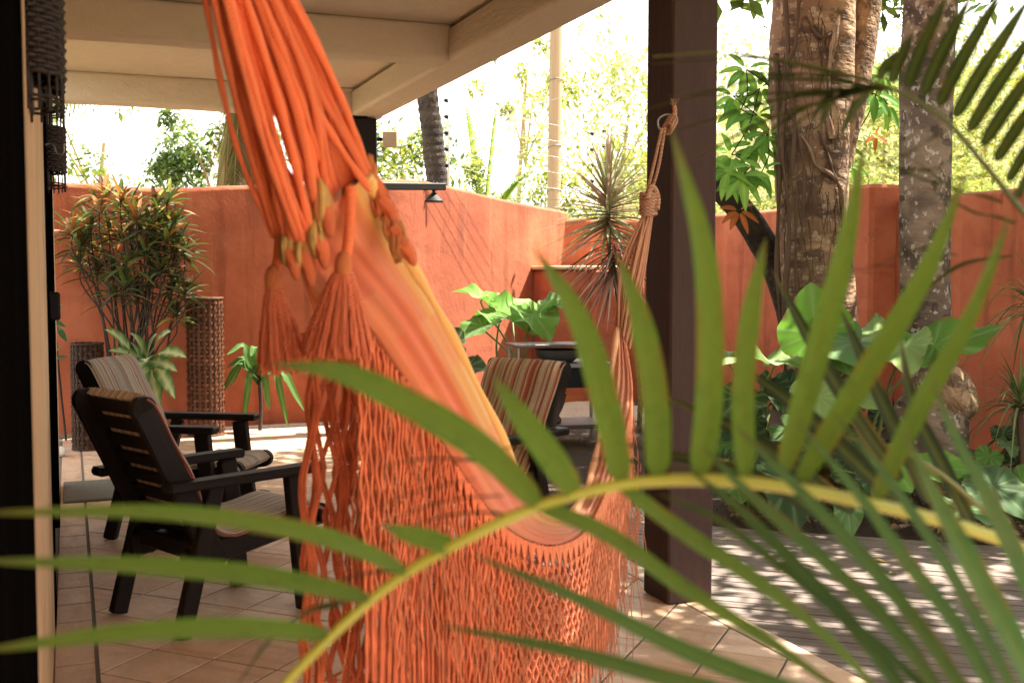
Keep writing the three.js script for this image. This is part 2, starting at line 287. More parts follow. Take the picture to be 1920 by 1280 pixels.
// ---------------------------------------------------------------- ground, floor, deck, soil
const XZ = (v) => [v.x, v.z];
{
  const gb = new GB(), N = 60, R = 160;   // one sheet to the horizon, sinking a little under the patio
  for (let j = 0; j <= N; j++) for (let i = 0; i <= N; i++) { const x = (i / N * 2 - 1) * R, z = (j / N * 2 - 1) * R; gb.v(V(x, -0.16, z), x, z); }
  for (let j = 0; j < N; j++) for (let i = 0; i < N; i++) { const a = j * (N + 1) + i; gb.q(a, a + N + 1, a + N + 2, a + 1); }
  struct('ground', gb.geo(), std({ map: texture(512, 512, (u, v) => mix([0.16, 0.14, 0.06], [0.26, 0.22, 0.11], fbm(u, v, 8, 8, 5, 12)), true, [5, 5]), roughness: 1 }));
}
const FLOOR_END = 9.42, FLOOR_EDGE = 2.33, STRIP = 0.06;
{
  const floor = struct('patio_floor', slabGeo([[-1.0, 4.0], [FLOOR_EDGE, 4.0], [FLOOR_EDGE, -FLOOR_END], [-1.0, -FLOOR_END]], -0.15, 0.0015, 0.002, [1, 0]), M.grout);
  // tiles laid on the diagonal, one mesh each; straight courses along the house wall and along the deck
  const T = 0.252, GAP = 0.0085, a45 = 45 * Math.PI / 180, ca = Math.cos(a45), sa = Math.sin(a45);
  const inside = [[-1, 0, -(STRIP + GAP)], [1, 0, FLOOR_EDGE - 0.105 - GAP], [0, 1, -2.75], [0, -1, FLOOR_END - 0.005]];
  seed(77);
  const all = [];
  for (let i = -60; i < 60; i++) for (let j = -60; j < 60; j++) {
    const cx = (i * ca - j * sa) * T + 0.07, cz = (i * sa + j * ca) * T - 0.05;
    if (cx < -0.6 || cx > 2.9 || cz > -2.3 || cz < -FLOOR_END - 0.4) continue;
    const h = (T - GAP) / 2, sq = [[-h, -h], [h, -h], [h, h], [-h, h]].map(([x, z]) => [cx + x * ca - z * sa, cz + x * sa + z * ca]);
    const p = clip(sq, inside);
    if (p.length > 2 && areaOf(p) > 0.004) all.push({ p, cx, cz, full: areaOf(p) > (T - GAP) ** 2 * 0.999 });
  }
  all.sort((a, b) => b.cz - a.cz);
  const base = slabGeo([[-(T - GAP) / 2, -(T - GAP) / 2], [(T - GAP) / 2, -(T - GAP) / 2], [(T - GAP) / 2, (T - GAP) / 2], [-(T - GAP) / 2, (T - GAP) / 2]].map(([x, z]) => [x * ca - z * sa, x * sa + z * ca]), -0.003, 0.005, 0.0022, [ca, sa]);
  const variants = [0, 1, 2, 3, 4, 5].map((k) => { const g = base.clone(), u = g.attributes.uv; for (let q = 0; q < u.count; q++) u.setXY(q, u.getX(q) + k * 0.37, u.getY(q) + k * 0.23); return g; });
  const rest = [];
  const strips = [];
  for (let s = 2.2; s < FLOOR_END - 0.02; s += 0.245) {
    strips.push({ p: [[-0.068, -s], [STRIP - 0.006, -s], [STRIP - 0.006, -Math.min(FLOOR_END - 0.01, s + 0.232)], [-0.068, -Math.min(FLOOR_END - 0.01, s + 0.232)]], st: 1, cz: -s });
    strips.push({ p: [[FLOOR_EDGE - 0.105, -s], [FLOOR_EDGE - 0.004, -s], [FLOOR_EDGE - 0.004, -Math.min(FLOOR_END - 0.01, s + 0.24)], [FLOOR_EDGE - 0.105, -Math.min(FLOOR_END - 0.01, s + 0.24)]], st: 1, cz: -s });
  }
  const list = [...all, ...strips].sort((a, b) => b.cz - a.cz);
  list.forEach((t, k) => {
    const m = M.tiles[Math.floor(rnd() * 4)];
    const lift = rr(-0.0006, 0.0006);
    if (k >= 299) { const g = slabGeo(t.p, -0.003, 0.005 + lift, 0.0022, [ca, sa]); rest.push(g); return; }
    if (t.full) { const q = mesh('tile', variants[Math.floor(rnd() * 6)], m, floor); q.position.set(t.cx, lift, t.cz); } else mesh('tile', slabGeo(t.p, -0.003, 0.005 + lift, 0.0022, t.st ? [0, 1] : [ca, sa]), m, floor);
  });
  { // paving continues out of view behind the eye, bouncing light onto the hammock
    const near = [], ins = [[-1, 0, -(STRIP + GAP)], [1, 0, FLOOR_EDGE - 0.105 - GAP], [0, 1, 3.98], [0, -1, 2.74]];
    for (let i = -60; i < 60; i++) for (let j = -60; j < 60; j++) { const cx = (i * ca - j * sa) * T + 0.07, cz = (i * sa + j * ca) * T - 0.05; if (cx < -0.6 || cx > 2.9 || cz < -3.2 || cz > 4.4) continue; const h = (T - GAP) / 2, p = clip([[-h, -h], [h, -h], [h, h], [-h, h]].map(([x, z]) => [cx + x * ca - z * sa, cz + x * sa + z * ca]), ins); if (p.length > 2 && areaOf(p) > 0.004) near.push(slabGeo(p, -0.003, 0.005, 0.0022, [ca, sa])); }
    tag(mesh('near_tiles', merged(near), M.tiles[2], floor), null, null, null, 'stuff');
  }
  if (rest.length) tag(mesh('far_tiles', merged(rest), M.tiles[0], floor), null, null, null, 'stuff');
}
// the deck: its boards run a little askew to the house
const BD = W(0.951, 0, -0.309).setY(0).normalize(), BN = W(0.309, 0, 0.951).setY(0).normalize(); // along a board, across the boards (away)
const bn = (p) => p.x * BN.x + p.z * BN.z;
const BED = 5.74;   // where the deck ends and the bed begins, along BN
{
  const deckPoly = clip([[FLOOR_EDGE + 0.002, 3], [8, 3], [8, -8], [FLOOR_EDGE + 0.002, -8]], [[BN.x, BN.z, BED], [-BN.x, -BN.z, -1.5]]);
  const deck = struct('wooden_deck', slabGeo(deckPoly, -0.15, -0.03, 0.001, [1, 0]), M.soil);
  seed(5);
  let k = 0;
  for (let n = 1.55; n < BED - 0.02; n += 0.0735, k++) {
    const w = 0.0645 + rr(-0.001, 0.001), o = [BN.x * n, BN.z * n], L = 9;
    const r4 = [[-L, 0], [L, 0], [L, w], [-L, w]].map(([a, b]) => [o[0] + BD.x * a + BN.x * b, o[1] + BD.z * a + BN.z * b]);
    const p = clip(r4, [[-1, 0, -(FLOOR_EDGE + 0.004)], [1, 0, 7.2], [BN.x, BN.z, BED - 0.002]]);
    if (p.length < 3) continue;
    const cut = rr(2.9, 5.6), halves = rnd() < 0.55 ? [[[1, 0, cut - 0.002]], [[-1, 0, -cut - 0.002]]] : [[]];
    for (const hclip of halves) { const q = clip(p, hclip); if (q.length > 2 && areaOf(q) > 0.002) { const g = slabGeo(q, -0.028, 0.0 + rr(-0.0015, 0.0015), 0.003, [BD.x, BD.z]), u = g.attributes.uv, a = rr(0, 3), b = rr(0, 3); for (let j = 0; j < u.count; j++) u.setXY(j, u.getX(j) + a, u.getY(j) + b); mesh('plank', g, M.planks[Math.floor(rnd() * 4)], deck); } }
  }
}
{ // garden bed
  const gb = new GB(), nx = 110, nz = 90, x0 = 1.0, x1 = 8.2, z0 = -9.9, z1 = -3.0, idx = [];
  for (let j = 0; j <= nz; j++) for (let i = 0; i <= nx; i++) {
    const x = lerp(x0, x1, i / nx), z = lerp(z0, z1, j / nz), d = Math.max(0, x * BN.x + z * BN.z - BED);
    const y = -0.05 + 0.05 * Math.min(1, d * 4) + 0.05 * (fbm(i / nx, j / nz, 14, 12, 4, 3) - 0.5) * Math.min(1, d * 3) + 0.05 * sstep(d, 0, 1.6);
    idx.push(d > 0.0001 && x > FLOOR_EDGE + 0.01 ? gb.v(V(x, Math.max(y, -0.05), z), x, z) : -1);
  }
  for (let j = 0; j < nz; j++) for (let i = 0; i < nx; i++) { const a = j * (nx + 1) + i, q = [idx[a], idx[a + nx + 1], idx[a + nx + 2], idx[a + 1]]; if (q.every((k) => k >= 0)) gb.q(...q); }
  struct('garden_soil', gb.geo(), M.soil);
  struct('planting_strip', slabGeo([[-0.6, -FLOOR_END], [2.34, -FLOOR_END], [2.34, -9.62], [-0.6, -9.62]], -0.1, 0.012, 0.01, [1, 0]), M.soil);
}
// ---------------------------------------------------------------- garden walls
// a rendered wall on a path, with a soft rounded top
function wallGrid(path, n, height, thick) {   // path(f) -> [x, z, tangent x, tangent z, metres along]
  const gb = new GB(), rows = [], sec = [];
  for (let k = 0; k <= 10; k++) sec.push([0, k / 10, 0]);
  for (let k = 1; k < 8; k++) { const a = Math.PI * k / 8; sec.push([0.5 - 0.5 * Math.cos(a), 1, Math.sin(a)]); }
  for (let k = 10; k >= 0; k -= 5) sec.push([1, k / 10, 0]);
  for (let k = 0; k <= n; k++) {
    const [x, z, tx, tz, m] = path(k / n), h = height(k / n) - 0.04 + 0.012 * (fbm(k / n, 0.5, Math.max(3, Math.round(n / 4)), 3, 3, 5) - 0.5), nx = -tz, nz = tx;
    rows.push(sec.map(([d, y, c]) => { const yy = -0.2 + (h + 0.2) * y + c * 0.045, off = -0.5 * thick + d * thick + (d === 0 ? -0.006 * (fbm(k / n, y, 9, 4, 3, 15) - 0.5) : 0); return gb.v(V(x - nx * off, yy, z - nz * off), m, d > 0 && d < 1 ? h + d * thick : yy + d * 7); }));
  }
  for (let k = 0; k < n; k++) for (let j = 0; j + 1 < sec.length; j++) gb.q(rows[k][j], rows[k + 1][j], rows[k + 1][j + 1], rows[k][j + 1]);
  return gb.geo();
}
const spl = (pts) => { const c = curve(pts.map(([a, b]) => V(a, b, 0))).getPoints(200); return (x) => { for (let k = 1; k < c.length; k++) if (x <= c[k].x) { const f = (x - c[k - 1].x) / (c[k].x - c[k - 1].x); return lerp(c[k - 1].y, c[k].y, f); } return c[c.length - 1].y; }; };
{
  // straight behind the patio, then bending away to the far corner
  const L = 6.2, at = []; let x = -0.8, z = -9.62 - 0.1, ang = 0;
  for (let k = 0; k <= 400; k++) { const t = k / 400 * L - 0.8; ang = 32 * Math.PI / 180 * sstep(t, 2.25, 2.95); at.push([x, z, Math.cos(ang), -Math.sin(ang), t]); x += Math.cos(ang) * L / 400; z -= Math.sin(ang) * L / 400; }
  const hgt = spl([[-0.8, 2.0], [0.0, 2.02], [0.7, 2.0], [1.5, 2.05], [2.4, 2.11], [3.0, 2.15], [3.5, 2.12], [4.3, 2.05], [5.4, 1.98]]);
  const wall = mesh('garden_wall', wallGrid((f) => at[Math.round(f * 400)], 120, (f) => hgt(f * L - 0.8), 0.2), M.terracotta); tag(wall, 'long terracotta rendered garden wall with wavy top behind the patio', 'wall');
  const [ex, ez] = at[400];
  const back = mesh('garden_wall', wallGrid((f) => [lerp(ex - 0.08, 6.2, f), lerp(ez - 0.02, -10.95, f), 0.99, 0.1, f * 1.7 + 0.4], 40, () => 1.9, 0.2), M.terracotta); tag(back, 'short stretch of terracotta wall in the corner behind the dragon tree', 'wall');
  seed(9);
  const gb = new GB(); for (let k = 0; k < 60; k++) { const q = at[Math.floor(rr(40, 395))], y = hgt(q[4]) - 0.01; tube(gb, [V(q[0], y - 0.03, q[1]), V(q[0] + rr(-0.008, 0.008), y + rr(0.03, 0.055), q[1])], 0.0028, 4); }
  tag(mesh('crest_spike', gb.geo(), M.metal, wall), null, null, null, 'stuff');
}
{
  const side = mesh('garden_wall', wallGrid((f) => [6.1, lerp(-11.1, -1.6, f), 0, 1, f * 9.5], 90, (f) => 1.9 - 0.04 * f, 0.2), M.terracotta); tag(side, 'terracotta garden wall with a pilaster behind the two tree trunks', 'wall');
  mesh('pilaster', bar(H(5.93, -0.1, 7.18), H(5.93, 1.99, 7.18), 0.34, 0.3, V(0, 0, 1), 0.03), M.terracotta, side);
}
{ // the rendered box in the corner by the cart, its sunlit ledge coloured pale
  const box = thing('masonry_box', 'low terracotta masonry box in the wall corner, ledge coloured pale as sunlit', 'box', H(0, 0, 0));
  mesh('body', bar(H(5.04, -0.1, 10.62), H(5.04, 1.34, 10.62), 1.06, 0.62, V(0, 0, 1), 0.02), M.terracotta, box);
  mesh('ledge', bar(H(4.48, 1.362, 10.61), H(5.6, 1.362, 10.61), 0.66, 0.04, V(0, 1, 0), 0.012), M.cream, box);
  mesh('pier', bar(H(5.12, -0.1, 10.26), H(5.12, 1.335, 10.26), 0.36, 0.1, V(0, 0, 1), 0.015), M.terracotta, box);
}
// ---------------------------------------------------------------- the house: wall, roof, posts
{
  const house = thing('house_wall', 'cream house wall with dark door frames seen edge-on beside the patio', 'wall');
  const wp = (a, b, l0, l1, y0, y1, bev, name, m) => mesh(name, bar(H((l0 + l1) / 2, (y0 + y1) / 2, a), H((l0 + l1) / 2, (y0 + y1) / 2, b), l1 - l0, y1 - y0, V(0, 1, 0), bev), m, house);
  wp(2.07, 4.35, -0.31, -0.073, -0.1, 2.76, 0.004, 'wall_panel', M.cream);
  wp(-4, 1.25, -0.31, -0.10, -0.1, 2.76, 0.004, 'wall_panel', M.cream);
  wp(1.26, 1.55, -0.2, -0.066, -0.1, 2.3, 0.006, 'door_frame', M.blackframe);
  wp(1.56, 1.62, -0.2, -0.072, -0.1, 2.3, 0.006, 'door_jamb', M.darkwood);
  wp(1.63, 2.06, -0.2, -0.062, -0.1, 2.3, 0.006, 'door_frame', M.blackframe);
  wp(1.26, 2.06, -0.31, -0.09, 2.31, 2.76, 0.006, 'wall_panel', M.cream);
  wp(4.36, 4.62, -0.25, -0.068, -0.1, 2.25, 0.006, 'door_frame', M.blackframe);
  wp(6.1, 6.24, -0.25, -0.066, -0.1, 2.25, 0.006, 'door_frame', M.blackframe);
  wp(4.63, 6.09, -0.2, -0.11, -0.1, 2.24, 0.006, 'door_leaf', M.darkwood);
  wp(4.36, 6.24, -0.31, -0.075, 2.26, 2.76, 0.004, 'wall_panel', M.cream);
  wp(6.25, 7.3, -0.31, -0.073, -0.1, 2.76, 0.004, 'wall_panel', M.cream);
  const hd = mesh('door_handle', bar(H(-0.062, 1.08, 5.6), H(-0.062, 1.21, 5.6), 0.05, 0.09, V(0, 0, 1), 0.008), M.darkwood, house);
}
{
  const roof = thing('veranda_roof', 'cream plastered veranda ceiling with soft-edged beams above the hammock', 'roof');
  const B = (n, a, b, w, h, up = V(0, 1, 0), bev = 0.03) => mesh(n, softBar(a, b, w, h, bev), M.ceiling, roof);
  B('ceiling_slab', H(1.02, 2.84, -3.9), H(1.02, 2.84, 8.9), 2.66, 0.16, V(0, 1, 0), 0.01);
  for (const s of [-2.9, -0.6, 1.7, 4.0, 6.45]) B('beam', H(-0.3, 2.652, s), H(2.13, 2.652, s), 0.22, 0.215);
  B('beam', H(-0.3, 2.652, 8.86), H(2.36, 2.652, 8.86), 0.2, 0.225);
  mesh('unseen_roof_slope', bar(H(-0.4, 4.05, -3.9), H(-0.4, 4.05, 8.9), 6.4, 0.12, V(0.42, 1, 0), 0.02), M.terracotta, roof);  // out of view, placed to hold sky light off the garden
  B('edge_beam', H(2.235, 2.64, -3.9), H(2.235, 2.64, 8.74), 0.26, 0.2);
}
function softBar(a, b, w, h, r) {   // plaster: uneven, rounded along its length
  const t = V().subVectors(b, a), L = t.length(); t.normalize(); const [s, n] = frame(t, V(0, 1, 0)), gb = new GB(), N = Math.max(8, Math.round(L / 0.12)), sec = [];
  for (let c = 0; c < 4; c++) for (let k = 0; k <= 4; k++) { const an = (c + k / 4) * Math.PI / 2, cx = (c === 0 || c === 3 ? 1 : -1) * (w / 2 - r), cy = (c < 2 ? 1 : -1) * (h / 2 - r); sec.push([cx + Math.cos(an) * r, cy + Math.sin(an) * r]); }
  let rows = [], per = 0;
  for (let k = 0; k <= N; k++) { const f = k / N, p = a.clone().addScaledVector(t, L * f); rows.push(sec.map(([x, y], j) => { const j1 = 0.004 * (fbm(f, j / sec.length, Math.max(3, Math.round(L * 2)), 3, 3, 6) - 0.5) * 2 * (r > 0.02 ? 1.6 : 0); return gb.v(p.clone().addScaledVector(s, x + j1).addScaledVector(n, y + j1), f * L, Math.atan2(y, x) * 0.2 + x); })); }
  for (let k = 0; k < N; k++) for (let j = 0; j < sec.length; j++) { const j2 = (j + 1) % sec.length; gb.q(rows[k][j], rows[k][j2], rows[k + 1][j2], rows[k + 1][j]); }
  for (const [e, fl] of [[0, 0], [N, 1]]) { const m = gb.v(e ? b : a); for (let j = 0; j < sec.length; j++) { const j2 = (j + 1) % sec.length; fl ? gb.t(m, rows[e][j], rows[e][j2]) : gb.t(m, rows[e][j2], rows[e][j]); } }
  return gb.geo();
}
const POST = W(0.663, 0, 4.42);
{
  const post = thing('veranda_post', 'square brown wooden post holding the hammock hook', 'post', POST);
  mesh('shaft', bar(V(0, 0.006, 0), V(0, 2.545, 0), 0.2, 0.205, V(0, 0, 1), 0.008), M.post, post);
  const hk = P(1240, 232, 4.26).sub(POST);
  const gb = new GB(); const face = V(-0.1, hk.y + 0.02, hk.z + 0.03);
  tube(gb, curve([V(-0.09, hk.y + 0.035, hk.z), V(-0.135, hk.y + 0.035, hk.z), V(-0.165, hk.y + 0.015, hk.z), V(-0.16, hk.y - 0.018, hk.z), V(-0.135, hk.y - 0.02, hk.z + 0.004)]).getPoints(14), 0.0042, 6);
  mesh('screw_hook', gb.geo(), M.metal, post);
  const far = thing('veranda_post', 'black wooden corner post under the roof beside the wall lamp arm', 'post', W(-1.205, 0, 9.05));
  mesh('shaft', bar(V(0, 0.0, 0), V(0, 2.53, 0), 0.2, 0.2, V(0, 0, 1), 0.008), M.darkwood, far);
  mesh('head_block', bar(V(-0.03, 2.535, 0.02), V(-0.03, 2.72, 0.02), 0.12, 0.18, V(0, 0, 1), 0.006), M.darkwood, far);
}
{ // lamp arm on the far post
  const a = P(712, 349, 9.0), b = P(834, 350, 9.45);
  const lamp = thing('bracket_lamp', 'black bracket lamp with flat square shade on the corner post', 'lamp', a);
  const L = b.clone().sub(a);
  mesh('arm', bar(V(0, 0, 0), L, 0.045, 0.058, V(0, 1, 0), 0.006), M.black, lamp);
  const c = P(813, 372, 9.4).sub(a), t = c.clone().setY(L.y - 0.03);
  const g = new THREE.CylinderGeometry(0.03, 0.105, 0.07, 4, 1, true); g.rotateY(Math.PI / 4 - 0.3); g.translate(c.x, t.y - 0.06, c.z);
  mesh('lamp_shade', merged([g, new THREE.CylinderGeometry(0.108, 0.108, 0.008, 4).rotateY(Math.PI / 4 - 0.3).translate(c.x, t.y - 0.097, c.z)]), M.black, lamp);
  mesh('stem', new THREE.CylinderGeometry(0.014, 0.014, 0.05, 10).translate(c.x, t.y - 0.01, c.z), M.black, lamp);
}
{
  const c = P(731, 261, 9.3);
  const sg = thing('sign_board', 'small blank pale wooden board fixed beside the corner post', 'sign', c, -YAW);
  mesh('board', bar(V(-0.06, 0, 0), V(0.06, 0.0, 0), 0.02, 0.13, V(0, 1, 0), 0.004), std({ color: rgb(0.74, 0.54, 0.38), bumpMap: grainBump, bumpScale: 0.001, roughness: 0.8 }), sg);
  mesh('bracket', bar(V(-0.11, 0, -0.005), V(-0.06, 0, -0.005), 0.012, 0.03, V(0, 1, 0), 0.002), M.black, sg);
}
// ---------------------------------------------------------------- small things on the house wall and floor
function sconce(label, s, top) {
  // a half-drum of rattan rods bound with woven strips, hung on the wall
  const o = thing('rattan_sconce', label, 'wall lamp', H(-0.07, 1.645, s), 0, 'rattan wall sconces');
  const R = 0.068, hgt = top, rods = 11, gb = new GB(), rims = {}, wvs = {};
  const at = (k, r = R) => { const a = -Math.PI / 2 + k / (rods - 1) * Math.PI; return [Math.cos(a) * r, Math.sin(a) * r * 1.7]; };
  for (let k = 0; k < rods; k++) { const [x, z] = at(k); tube(gb, [V(x, -0.004, z), V(x + rr(-0.001, 0.001), hgt / 2, z), V(x, hgt, z)], 0.0032, 6); }
  for (let y = 0.016; y < hgt; y += 0.0105) {
    const f = (y % 0.34), dense = f > 0.07 && f < 0.265;
    if (!dense && !(Math.abs(f - 0.02) < 0.008 || Math.abs(f - 0.325) < 0.008)) continue;
    const pts = [], ph = Math.round(y / 0.0105) % 2 ? 1 : -1, yy = y + rr(-0.0015, 0.0015);
    for (let k = 0; k <= (rods - 1) * 3; k++) { const w = Math.cos(k / 3 * Math.PI) * ph * 0.0042, [x, z] = at(k / 3, R + w); pts.push(V(x, yy + rr(-0.0008, 0.0008), z)); }
    const into = dense ? wvs : rims, key = dense ? Math.floor(y / 0.34) : y.toFixed(3); tube(into[key] ??= new GB(), pts, dense ? 0.0068 : 0.0036, 5);
  }
  mesh('rod', gb.geo(), M.rattanDark, o); for (const r of Object.values(rims)) mesh('binding', r.geo(), M.rattanDark, o); for (const w of Object.values(wvs)) mesh('weave', w.geo(), M.rattanDark, o);
  mesh('back_plate', bar(V(-0.003, 0.01, 0), V(-0.003, hgt, 0), 0.012, 0.2, V(0, 0, 1), 0.002).translate(0.004, 0, 0), M.rattanDark, o);
}
seed(31);
sconce('dark woven rattan wall sconce reaching out of the picture above', 2.72, 0.68);
sconce('dark woven rattan wall sconce, the smaller one beside the metal hook', 5.15, 0.46);
{
  const c = P(94, 272, 4.15), o = thing('wall_hook', 'small grey metal hook curling out of the house wall', 'hook', c);
  const gb = new GB(); tube(gb, curve([V(-0.02, 0.0, 0), V(0.0, 0.006, 0.0), V(0.012, -0.005, 0.01), V(0.02, -0.03, 0.015), V(0.034, -0.036, 0.02), V(0.044, -0.026, 0.024), V(0.045, 0.006, 0.024)]).getPoints(24), 0.0035, 8);
  mesh('hook_rod', gb.geo(), M.metal, o);
}
{
  const o = mesh('door_mat', slabGeo(clip([[-0.055, -6.72], [0.36, -6.72], [0.36, -7.36], [-0.055, -7.36]], []), 0.006, 0.02, 0.006, [1, 0]), std({ map: texture(256, 256, (u, v) => mix([0.10, 0.095, 0.075], [0.2, 0.19, 0.16], fbm(u, v, 90, 90, 2, 4)), true, [0.4, 0.4]), bumpMap: fineBump, bumpScale: 0.006, roughness: 1 }));
  tag(o, 'speckled grey door mat lying along the house wall', 'mat');
  const st = mesh('pebble', new THREE.SphereGeometry(0.045, 20, 14).scale(1, 0.85, 1.1).translate(0, 0.04, 0), M.white); st.position.copy(G(112, 857)); tag(st, 'small round white stone on the tiles by the house wall', 'stone');
}
// ---------------------------------------------------------------- chairs
const stripeTex = (seedN, pal) => {
  const edges = []; let x = 0; seed(seedN); while (x < 1) { const w = rr(0.007, 0.026); edges.push([x, pal[Math.floor(rnd() * pal.length)]]); x += w; }
  return texture(512, 256, (u, v) => {
    const uu = (u + 0.004 * (fbm(u, v, 8, 6, 3, 4) - 0.5) + 1) % 1; let c = edges[0][1]; for (const [e, k] of edges) if (uu >= e) c = k;
    return mul(c, (0.82 + 0.36 * fbm(u, v, 120, 90, 2, 6)) * (0.9 + 0.2 * fbm(u, v, 6, 6, 3, 8)));
  });
};
const palWarm = [[0.72, 0.58, 0.38], [0.52, 0.10, 0.045], [0.48, 0.13, 0.06], [0.58, 0.24, 0.11], [0.66, 0.52, 0.26], [0.75, 0.64, 0.46], [0.42, 0.08, 0.05], [0.52, 0.46, 0.20], [0.64, 0.33, 0.17], [0.72, 0.60, 0.42]];
const palGrey = [[0.50, 0.40, 0.30], [0.34, 0.26, 0.22], [0.42, 0.34, 0.18], [0.54, 0.46, 0.36], [0.30, 0.12, 0.09], [0.40, 0.35, 0.30]];
const clothBump = texture(256, 256, (u, v) => 0.5 + 0.25 * Math.sin(u * 2 * Math.PI * 64) + 0.25 * Math.sin(v * 2 * Math.PI * 64), false, [0.12, 0.12]);
const fabric = (t, tr = 0.15) => phy({ map: t, transmission: tr, thickness: 0, bumpMap: clothBump, bumpScale: 0.0006, roughness: 0.95, sheen: 0.3, sheenColor: rgb(0.5, 0.45, 0.4), side: THREE.DoubleSide });
M.stripeWarm = fabric(stripeTex(3, palWarm)); M.stripeGrey = fabric(stripeTex(8, palGrey)); M.stripeMid = fabric(stripeTex(14, [...palWarm, ...palGrey]), 0.55);
const AX = 0.228;   // half the spread of the legs
function chairGroup(o) {
  const X = V(1, 0, 0);
  for (const s of [-1, 1]) {
    mesh('rear_leg', bar(V(s * AX, 0.006, -0.335), V(s * AX, 0.535, -0.19), 0.042, 0.062, V(0, 0, 1), 0.005), M.darkwood, o);
    mesh('front_leg', bar(V(s * AX, 0.006, 0.205), V(s * AX, 0.535, 0.15), 0.042, 0.075, V(0, 0, 1), 0.005), M.darkwood, o);
    mesh('arm', bar(V(s * (AX + 0.025), 0.553, -0.40), V(s * (AX + 0.025), 0.553, 0.235), 0.078, 0.034, V(0, 1, 0), 0.009), M.darkwood, o);
    mesh('seat_rail', merged([bar(V(s * (AX - 0.045), 0.262, -0.30), V(s * (AX - 0.045), 0.352, 0.30), 0.034, 0.085, V(0, 1, 0), 0.006), new THREE.CylinderGeometry(0.0425, 0.0425, 0.034, 20).rotateZ(Math.PI / 2).translate(s * (AX - 0.045), 0.352, 0.298)]), M.darkwood, o);
    mesh('back_stile', merged([bar(V(s * (AX - 0.018), 0.235, -0.17), V(s * (AX - 0.018), 0.83, -0.455), 0.034, 0.088, V(0, 0, 1), 0.006), new THREE.CylinderGeometry(0.044, 0.044, 0.0338, 20).rotateZ(Math.PI / 2).translate(s * (AX - 0.018), 0.832, -0.455)]), M.darkwood, o);
  }
  const up = V(0, 0.595, -0.285).normalize(), nb = V(0, 0.285, 0.595).normalize();
  for (let k = 0; k < 9; k++) { const c = V(0, 0.262, -0.182).addScaledVector(up, 0.02 + k * 0.0745).addScaledVector(nb, 0.012); mesh('back_slat', bar(c.clone().addScaledVector(X, -(AX - 0.036)), c.clone().addScaledVector(X, AX - 0.036), 0.016, k === 8 ? 0.056 : 0.051, up, 0.004), M.darkwood, o); }
  for (let k = 0; k < 7; k++) { const z = -0.2 + k * 0.075, y = 0.262 + (z + 0.30) * 0.15 + 0.03; mesh('seat_slat', bar(V(-(AX - 0.064), y, z), V(AX - 0.064, y, z), 0.05, 0.016, V(0, 1, 0), 0.003), M.darkwood, o); }
  mesh('front_apron', bar(V(-(AX - 0.064), 0.34, 0.265), V(AX - 0.064, 0.34, 0.265), 0.02, 0.075, V(0, 1, 0), 0.004), M.darkwood, o);
  mesh('rear_stretcher', bar(V(-(AX - 0.022), 0.30, -0.262), V(AX - 0.022, 0.30, -0.262), 0.022, 0.06, V(0, 1, 0), 0.004), M.darkwood, o);
}
const chairProto = new THREE.Group(); chairGroup(chairProto);
function padGeo(width, over, wob) {
  // one long pad: over the top of the back, down its front and out along the seat
  const up = V(0, 0.595, -0.285).normalize(), nb = V(0, 0.285, 0.595).normalize(), path = [];
  const b = (d, n) => V(0, 0.262, -0.182).addScaledVector(up, d).addScaledVector(nb, n);
  path.push(b(0.45, 0), b(0.56, 0), b(0.66, 0.02), b(0.635, 0.03), b(0.55, 0.04), b(0.4, 0.045), b(0.25, 0.046), b(0.1, 0.05), V(0, 0.335, -0.10), V(0, 0.345, 0), V(0, 0.36, 0.12), V(0, 0.375, 0.24), V(0, 0.372, 0.30), V(0, 0.35, 0.325));
  const c = curve(over ? path : path.slice(2)).getPoints(70), gb = new GB(), nw = 26, top = [], bot = [];
  let len = 0;
  for (let k = 0; k < c.length; k++) {
    const t = V().subVectors(c[Math.min(k + 1, c.length - 1)], c[Math.max(0, k - 1)]).normalize(), n = V(0, -t.z, t.y).multiplyScalar(-1); if (n.dot(V(0, 1, 1)) < 0 && k > 20) n.negate();
    if (k) len += c[k].distanceTo(c[k - 1]);
    const rt = [], rb = [];
    for (let j = 0; j <= nw; j++) {
      const f = j / nw * 2 - 1, edge = Math.sqrt(Math.max(0, 1 - Math.pow(Math.abs(f), 8))), w = wob * (fbm(j / nw, k / c.length, 5, 12, 3, 17) - 0.5) + wob * 0.5 * Math.sin(len * 26);
      const p = c[k].clone(); p.x = f * (width - 0.05 * sstep(len, 0.38, 0.5)) / 2 * (1 + 0.012 * Math.sin(len * 20));
      const th = 0.016 * edge + 0.003;
      rt.push(gb.v(p.clone().addScaledVector(n, th + w), j / nw, len)); rb.push(gb.v(p.clone().addScaledVector(n, -th * 0.6 + w), j / nw, len));
    }
    top.push(rt); bot.push(rb);
  }
  for (let k = 0; k + 1 < c.length; k++) { for (let j = 0; j < nw; j++) { gb.q(top[k][j], top[k][j + 1], top[k + 1][j + 1], top[k + 1][j]); gb.q(bot[k][j], bot[k + 1][j], bot[k + 1][j + 1], bot[k][j + 1]); } for (const j of [0, nw]) gb.q(top[k][j], top[k + 1][j], bot[k + 1][j], bot[k][j]); }
  for (const k of [0, c.length - 1]) for (let j = 0; j < nw; j++) gb.q(top[k][j], bot[k][j], bot[k][j + 1], top[k][j + 1]);
  const g = gb.geo(); return g;
}
